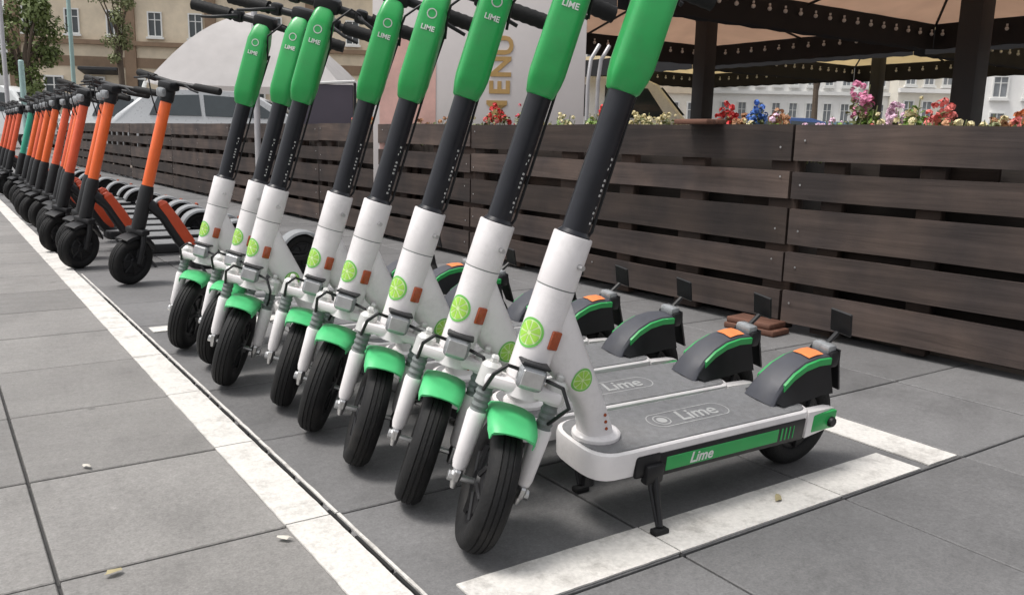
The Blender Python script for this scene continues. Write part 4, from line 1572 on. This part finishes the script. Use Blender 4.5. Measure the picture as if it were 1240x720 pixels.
# ------------------------------------------------------------------ street behind
def window(parent, c, w, h, n, frame_m='trim', pane_m='glass', sill=True, bars=True):
    """window set into a facade; c is the centre on the wall plane, n its outward normal (local)"""
    n = Vector(n).normalized()
    u = Vector((0, 0, 1)).cross(n).normalized()
    z = Vector((0, 0, 1))
    M_ = Matrix((u, z, n)).transposed()
    t = w * 0.09
    mb_ = MB()
    for cc, dd in (((0, h / 2 - t / 2), (w, t)), ((0, -h / 2 + t / 2), (w, t)), ((-w / 2 + t / 2, 0), (t, h - 2 * t)), ((w / 2 - t / 2, 0), (t, h - 2 * t))):
        mb_.box(Vector(c) + u * cc[0] + z * cc[1] + n * 0.03, (dd[0], dd[1], 0.12), M=M_)
    if bars:
        mb_.box(Vector(c) + n * 0.02, (t * 0.7, h - 2 * t, 0.06), M=M_)
        mb_.box(Vector(c) + n * 0.017 + z * h * 0.18, (w - 2 * t, t * 0.6, 0.05), M=M_)
    f_ = obj('window', mb_.mesh('frame', frame_m, smooth=False), parent)
    mb_ = MB().box(Vector(c) + n * -0.005, (w - 2 * t, h - 2 * t, 0.02), M=M_)
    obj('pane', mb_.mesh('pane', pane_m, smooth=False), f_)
    if sill:
        mb_ = MB().box(Vector(c) - z * (h / 2 + 0.06) + n * 0.07, (w * 1.2, 0.1, 0.2), M=M_)
        obj('sill', mb_.mesh('sill', frame_m, smooth=False), f_)


def house(name, label, px0, px1, depth0, depth1, height, wall_m, wins, cat='building', deep=8.0, cornice=(), storeys=None, doors=(), roof_m='roof', group=None):
    """front wall between the places seen at px0 (depth0) and px1 (depth1)"""
    A_ = at_depth(px0, 170, depth0)
    B_ = at_depth(px1, 170, depth1)
    A_.z = B_.z = 0
    d_ = B_ - A_
    L = d_.length
    e_ = thing(name, label, cat, A_, math.atan2(d_.y, d_.x), group)
    mb_ = MB().box((L / 2, deep / 2, height / 2), (L, deep, height))
    obj('wall', mb_.mesh('wall', wall_m, smooth=False), e_)
    mb_ = MB()
    mb_.loft([[(-0.3, -0.3, height), (L + 0.3, -0.3, height), (L + 0.3, deep + 0.3, height), (-0.3, deep + 0.3, height)],
              [(-0.3, -0.3, height + 0.15), (L + 0.3, -0.3, height + 0.15), (L + 0.3, deep + 0.3, height + 0.15), (-0.3, deep + 0.3, height + 0.15)],
              [(1.2, deep / 2 - 0.3, height + 2.2), (L - 1.2, deep / 2 - 0.3, height + 2.2), (L - 1.2, deep / 2 + 0.3, height + 2.2), (1.2, deep / 2 + 0.3, height + 2.2)]])
    obj('roof', mb_.mesh('roof', roof_m, smooth=False), e_)
    for z, h_, pr, mtn in cornice:
        mb_ = MB().box((L / 2, -pr / 2 + 0.002, z), (L + 0.06, pr, h_))
        obj('cornice', mb_.mesh('cornice', mtn, smooth=False), e_)
    for (x, z, w, h_) in wins:
        window(e_, (x, -0.004, z), w, h_, (0, -1, 0), pane_m='glass_sky' if name == 'far_house' else 'glass')
    for (x, w, h_, mtn) in doors:
        mb_ = MB().bbox((x, -0.01, h_ / 2), (w, 0.12, h_), 0.01, 1)
        f_ = obj('door', mb_.mesh('door', mtn, smooth=False), e_)
        mb_ = MB().box((x, -0.075, h_ / 2 + 0.15), (w * 0.74, 0.02, h_ * 0.62))
        obj('pane', mb_.mesh('pane', 'glass', smooth=False), f_)
    return e_, L


# tan apartment house behind the orange scooters
dep = 44.0
A_ = at_depth(20, 170, dep)
wins = []
L_est = (480 - 20) / FPX * 46
for i in range(10):
    x = 1.15 + i * 2.0 if i else 1.15
    for z in (4.0, 6.95, 9.9):
        wins.append((x, z + 2.55 - 0.5, 0.72, 1.25))
for i in range(9):
    wins.append((2.1 + i * 2.0, 2.6, 0.95, 1.5))
hs, L_ = house('apartment_house', 'tan stucco apartment house with white windows behind the orange scooters', 18, 480, 44, 47, 12.5, 'stucco', wins,
      cornice=((5.05, 0.22, 0.25, 'stone'), (4.1, 0.5, 0.06, 'stone'), (8.2, 0.2, 0.25, 'stone')), deep=10)
for x in (0.35, 5.9, 9.9, 15.0):
    mb = MB().box((x, -0.08, 6.2), (0.55, 0.16, 12.3))
    obj('pilaster', mb.mesh('pilaster', 'stone', smooth=False), hs)
for x in (4.5, 8.3, 13.0):
    mb = MB().bbox((x, -0.5, 3.62), (1.9, 1.0, 0.18), 0.03, 1, M=Matrix.Rotation(R(-10), 3, 'X'))
    obj('awning', mb.mesh('awning', 'steel_d'), hs)
# far row on the right
dep = 40


def grid_wins(L, z0, rows, dz, x0, dx, w, h_):
    out = []
    n = int((L - 2 * x0) / dx) + 1
    for i in range(n):
        for j in range(rows):
            out.append((x0 + i * dx, z0 + j * dz, w, h_))
    return out


house('far_house', 'far tan house with paired windows behind the cream flowers', 700, 858, 38, 39, 8.5, 'stucco2', grid_wins(5.8, 2.0, 3, 2.0, 0.5, 0.95, 0.6, 1.1), cornice=((3.35, 0.9, 0.12, 'stucco'),), group='far houses beyond the terrace')
house('far_house', 'far white house with many narrow windows beyond the parked cars', 860, 1078, 42, 41, 9.5, 'stucco3', grid_wins(8.6, 2.2, 3, 1.9, 0.6, 0.8, 0.42, 1.1), cornice=((3.2, 0.16, 0.2, 'trim'),), group='far houses beyond the terrace')
house('far_house', 'far pale house behind the coral pink flowers', 1082, 1178, 40, 40, 9.0, 'stucco2', grid_wins(3.7, 2.3, 3, 1.9, 0.5, 0.85, 0.5, 1.2), cornice=((3.35, 0.2, 0.25, 'stucco3'),), group='far houses beyond the terrace')
house('far_house', 'far white house with square windows beyond the thick black column', 1182, 1420, 38, 36, 9.5, 'stucco3', grid_wins(8.8, 1.9, 4, 1.55, 0.7, 1.25, 0.65, 0.95), cornice=((1.1, 0.16, 0.2, 'trim'), (6.0, 0.2, 0.3, 'trim')), group='far houses beyond the terrace')
house('far_house', 'far pale house behind the white tent and sign board', 482, 698, 45, 42, 10.5, 'stucco2', grid_wins(9.0, 2.2, 4, 2.0, 0.7, 1.3, 0.6, 1.1), group='far houses beyond the terrace')


def car(px, depth, paint, label, rz, van=False, flip=1):
    c_ = at_depth(px, 170, depth)
    e_ = thing('parked_van' if van else 'parked_car', label, 'van' if van else 'car', (c_.x, c_.y, 0), rz)
    if van:
        prof = [(-2.5, 0.45), (-2.5, 1.95), (-2.35, 2.08), (1.0, 2.10), (1.35, 1.95), (1.95, 1.25), (2.5, 1.05), (2.6, 0.5)]
    else:
        prof = [(-2.05, 0.40), (-2.10, 0.85), (-1.95, 1.02), (-1.45, 1.42), (-0.9, 1.50), (0.2, 1.49), (0.55, 1.40), (1.25, 1.0), (1.95, 0.85), (2.10, 0.60), (2.08, 0.40)]
    mb_ = MB()
    rings = []
    for y_, s_ in ((-0.86, 0.94), (-0.82, 0.985), (-0.6, 1.0), (0.6, 1.0), (0.82, 0.985), (0.86, 0.94)):
        rings.append([(x * s_, y_ * (1 - 0.16 * max(0, (z - 0.95) / 0.6) if not van else 1 - 0.05 * max(0, z - 1)), 0.40 + (z - 0.40) * (0.985 if abs(y_) > 0.8 else 1)) for x, z in prof])
    mb_.loft(rings)
    b_ = obj('body', mb_.mesh('body', paint, angle=30), e_)
    wl = [(-1.35, 1.02, -0.45, 1.02, -0.5, 1.40, -1.2, 1.37), (-0.38, 1.02, 0.95, 1.0, 0.4, 1.36, -0.42, 1.40)] if not van else [(0.2, 1.25, 1.55, 1.22, 1.1, 1.85, 0.2, 1.90), (-2.2, 1.25, -0.2, 1.25, -0.2, 1.9, -2.2, 1.9)]
    for sd_ in (-1, 1):
        for w in wl:
            mb_ = MB()
            q = [(w[i], w[i + 1]) for i in range(0, 8, 2)]

            def yy_(z):
                return 0.862 * (1 - 0.16 * max(0, (z - 0.95) / 0.6)) + 0.004 if not van else 0.862 * (1 - 0.05 * max(0, z - 1)) + 0.006
            mb_.loft([[(x, sd_ * yy_(z), z) for x, z in q], [(x, sd_ * (yy_(z) - 0.03), z) for x, z in q]])
            obj('side_window', mb_.mesh('win', 'cglass', smooth=False), b_)
        for x in ((-1.3, 1.3) if not van else (-1.6, 1.75)):
            hb_, ty_ = wheel_parts((x, sd_ * 0.76, 0.31), 0.31, 0.10)
            wo = obj('wheel', hb_.mesh('rim', 'silver'), e_)
            obj('tyre', ty_.mesh('tyre', 'rubber'), wo)
    mb_ = MB()
    if not van:
        mb_.add([(0.64, -0.60, 1.372), (0.64, 0.60, 1.372), (1.22, 0.72, 1.045), (1.22, -0.72, 1.045)], [(0, 1, 2, 3)])
    else:
        mb_.add([(1.43, -0.70, 1.89), (1.43, 0.70, 1.89), (1.92, 0.76, 1.32), (1.92, -0.76, 1.32)], [(0, 1, 2, 3)])
    obj('windscreen', mb_.mesh('ws', 'cglass', recalc=False), e_)
    for sd_ in (-1, 1):
        mb_ = MB().bbox((2.06 if not van else 2.55, sd_ * 0.62, 0.72), (0.1, 0.3, 0.12), 0.03, 2)
        obj('headlight', mb_.mesh('hl', 'lamp'), e_)
    return e_


car(285, 16.5, 'csilver', 'silver hatchback parked between the fence and the white tent', R(-25))
car(205, 19.5, 'cwhite', 'white hatchback parked behind the lone orange scooter', R(-28))
car(962, 24, 'cblue', 'dark blue car parked beyond the terrace', R(-32))
car(1030, 27, 'cteal', 'blue grey car parked beyond the terrace', R(-32))
car(-6, 30, 'cwhite', 'white van parked at the far end of the street', R(-40), True)
car(715, 19, 'cwhite', 'white van parked behind the thin steel pipes', R(-35), True)

# white tent
cB = at_depth(318, 100, 21.0)
e = thing('white_tent', 'white pyramid tent with slanted white pole behind the fence', 'tent', (cB.x, cB.y, 0), -YAW)
hw_ = 2.25
cor = [(-hw_, -1.5), (hw_, -1.5), (hw_, 2.4), (-hw_, 2.4)]
top = Vector((-0.39, 0.45, 3.65))
for k in range(4):
    a, b = Vector((*cor[k], 1.82)), Vector((*cor[(k + 1) % 4], 1.82))
    V, F = [], []
    n = 8
    for i in range(n + 1):
        for j in range(n + 1):
            q = a.lerp(b, j / n).lerp(top, i / n)
            q.z += 0.32 * math.sin(math.pi * i / n) - 0.05 * math.sin(math.pi * j / n) * (1 - i / n)
            V.append(q)
    for i in range(n):
        for j in range(n):
            o_ = i * (n + 1) + j
            F.append((o_, o_ + 1, o_ + n + 2, o_ + n + 1))
    mb = MB().add(V, F)
    obj('roof_panel', mb.mesh('tentp', 'tent', recalc=False), e)
for (x, y), f_ in zip(cor, (1.28, 1.05, 1.05, 1.28)):
    mb = MB().tube([(x * f_, y, 0), (x, y, 1.82)], 0.045, 10)
    obj('pole', mb.mesh('pole', 'trim'), e)

# street poles far left
for px, pyb, d_, w, hgt, mt, lab in ((9, 120, 17, 0.085, 5.5, 'galv', 'tall grey street pole at the far left beyond the scooters'),
                                     (28, 110, 18, 0.12, 2.1, 'gpole', 'short pale green post beside the tree'),
                                     (88, 80, 24, 0.12, 5.5, 'gpole', 'tall pale green street pole before the tan apartment house')):
    c = at_depth(px, pyb, d_)
    e = thing('street_pole', lab, 'pole', (c.x, c.y, 0))
    mb = MB().tube([(0, 0, 0), (0, 0, 0.3), (0, 0, 0.32), (0, 0, hgt), (0, 0, hgt + 0.02)], [w * 0.7, w * 0.7, w * 0.5, w * 0.45, w * 0.3], 14)
    obj('shaft', mb.mesh('shaft', mt), e)
    mb = MB().tube([(0, 0, 0), (0, 0, 0.04)], w, 14)
    obj('base', mb.mesh('base', mt), e)


def tree(px, depth, hgt, rx_, rz_, label, leafm='leaf', n=5200, seed=1):
    r_ = random.Random(seed)
    c_ = at_depth(px, 150, depth)
    e_ = thing('street_tree', label, 'tree', (c_.x, c_.y, 0))
    tr = MB()
    zc = hgt - rz_
    tr.tube([(0, 0, 0), (0.03, 0.02, zc * 0.4), (0, 0.05, zc * 0.8), (0.05, 0, zc)], [0.15, 0.12, 0.09, 0.05], 10)
    blobs = []
    for k in range(16):
        v = Vector((r_.gauss(0, 1), r_.gauss(0, 1), r_.gauss(0, 1))).normalized() * r_.uniform(0.35, 0.85)
        q = Vector((v.x * rx_, v.y * rx_, zc + v.z * rz_))
        blobs.append((q, r_.uniform(0.28, 0.48) * rx_))
        tr.tube([(0, 0.03, zc * r_.uniform(0.5, 0.9)), q * 0.5 + Vector((0, 0, zc * 0.42)), q], [0.05, 0.03, 0.012], 6)
    obj('trunk', tr.mesh('trunk', 'bark'), e_)
    lf = MB()
    for k in range(n):
        q, br = r_.choice(blobs)
        v = Vector((r_.gauss(0, 1), r_.gauss(0, 1), r_.gauss(0, 1))).normalized()
        p_ = q + v * br * r_.random() ** 0.4
        nr = (v + Vector((r_.uniform(-1, 1), r_.uniform(-1, 1), r_.uniform(0, 1)))).normalized()
        u = nr.orthogonal().normalized()
        u = Matrix.Rotation(r_.uniform(0, 6.28), 3, nr) @ u
        w = nr.cross(u)
        s_ = r_.uniform(0.035, 0.08)
        lf.add([p_ - u * s_, p_ + w * s_ * 0.5, p_ + u * s_, p_ - w * s_ * 0.5], [(0, 1, 2, 3)])
    obj('crown', lf.mesh('crown', leafm, smooth=False, recalc=False), e_)
    return e_


tree(36, 22, 4.7, 1.0, 1.9, 'green street tree beside the short pale green post', 'leaf', seed=4)
tree(150, 33, 7.5, 0.9, 2.6, 'narrow olive tree before the tan apartment house', 'leaf3', 2500, seed=9)
tree(985, 34, 6.5, 1.5, 1.6, 'thin street tree between the parked cars and white far house', 'leaf3', 2500, seed=12)
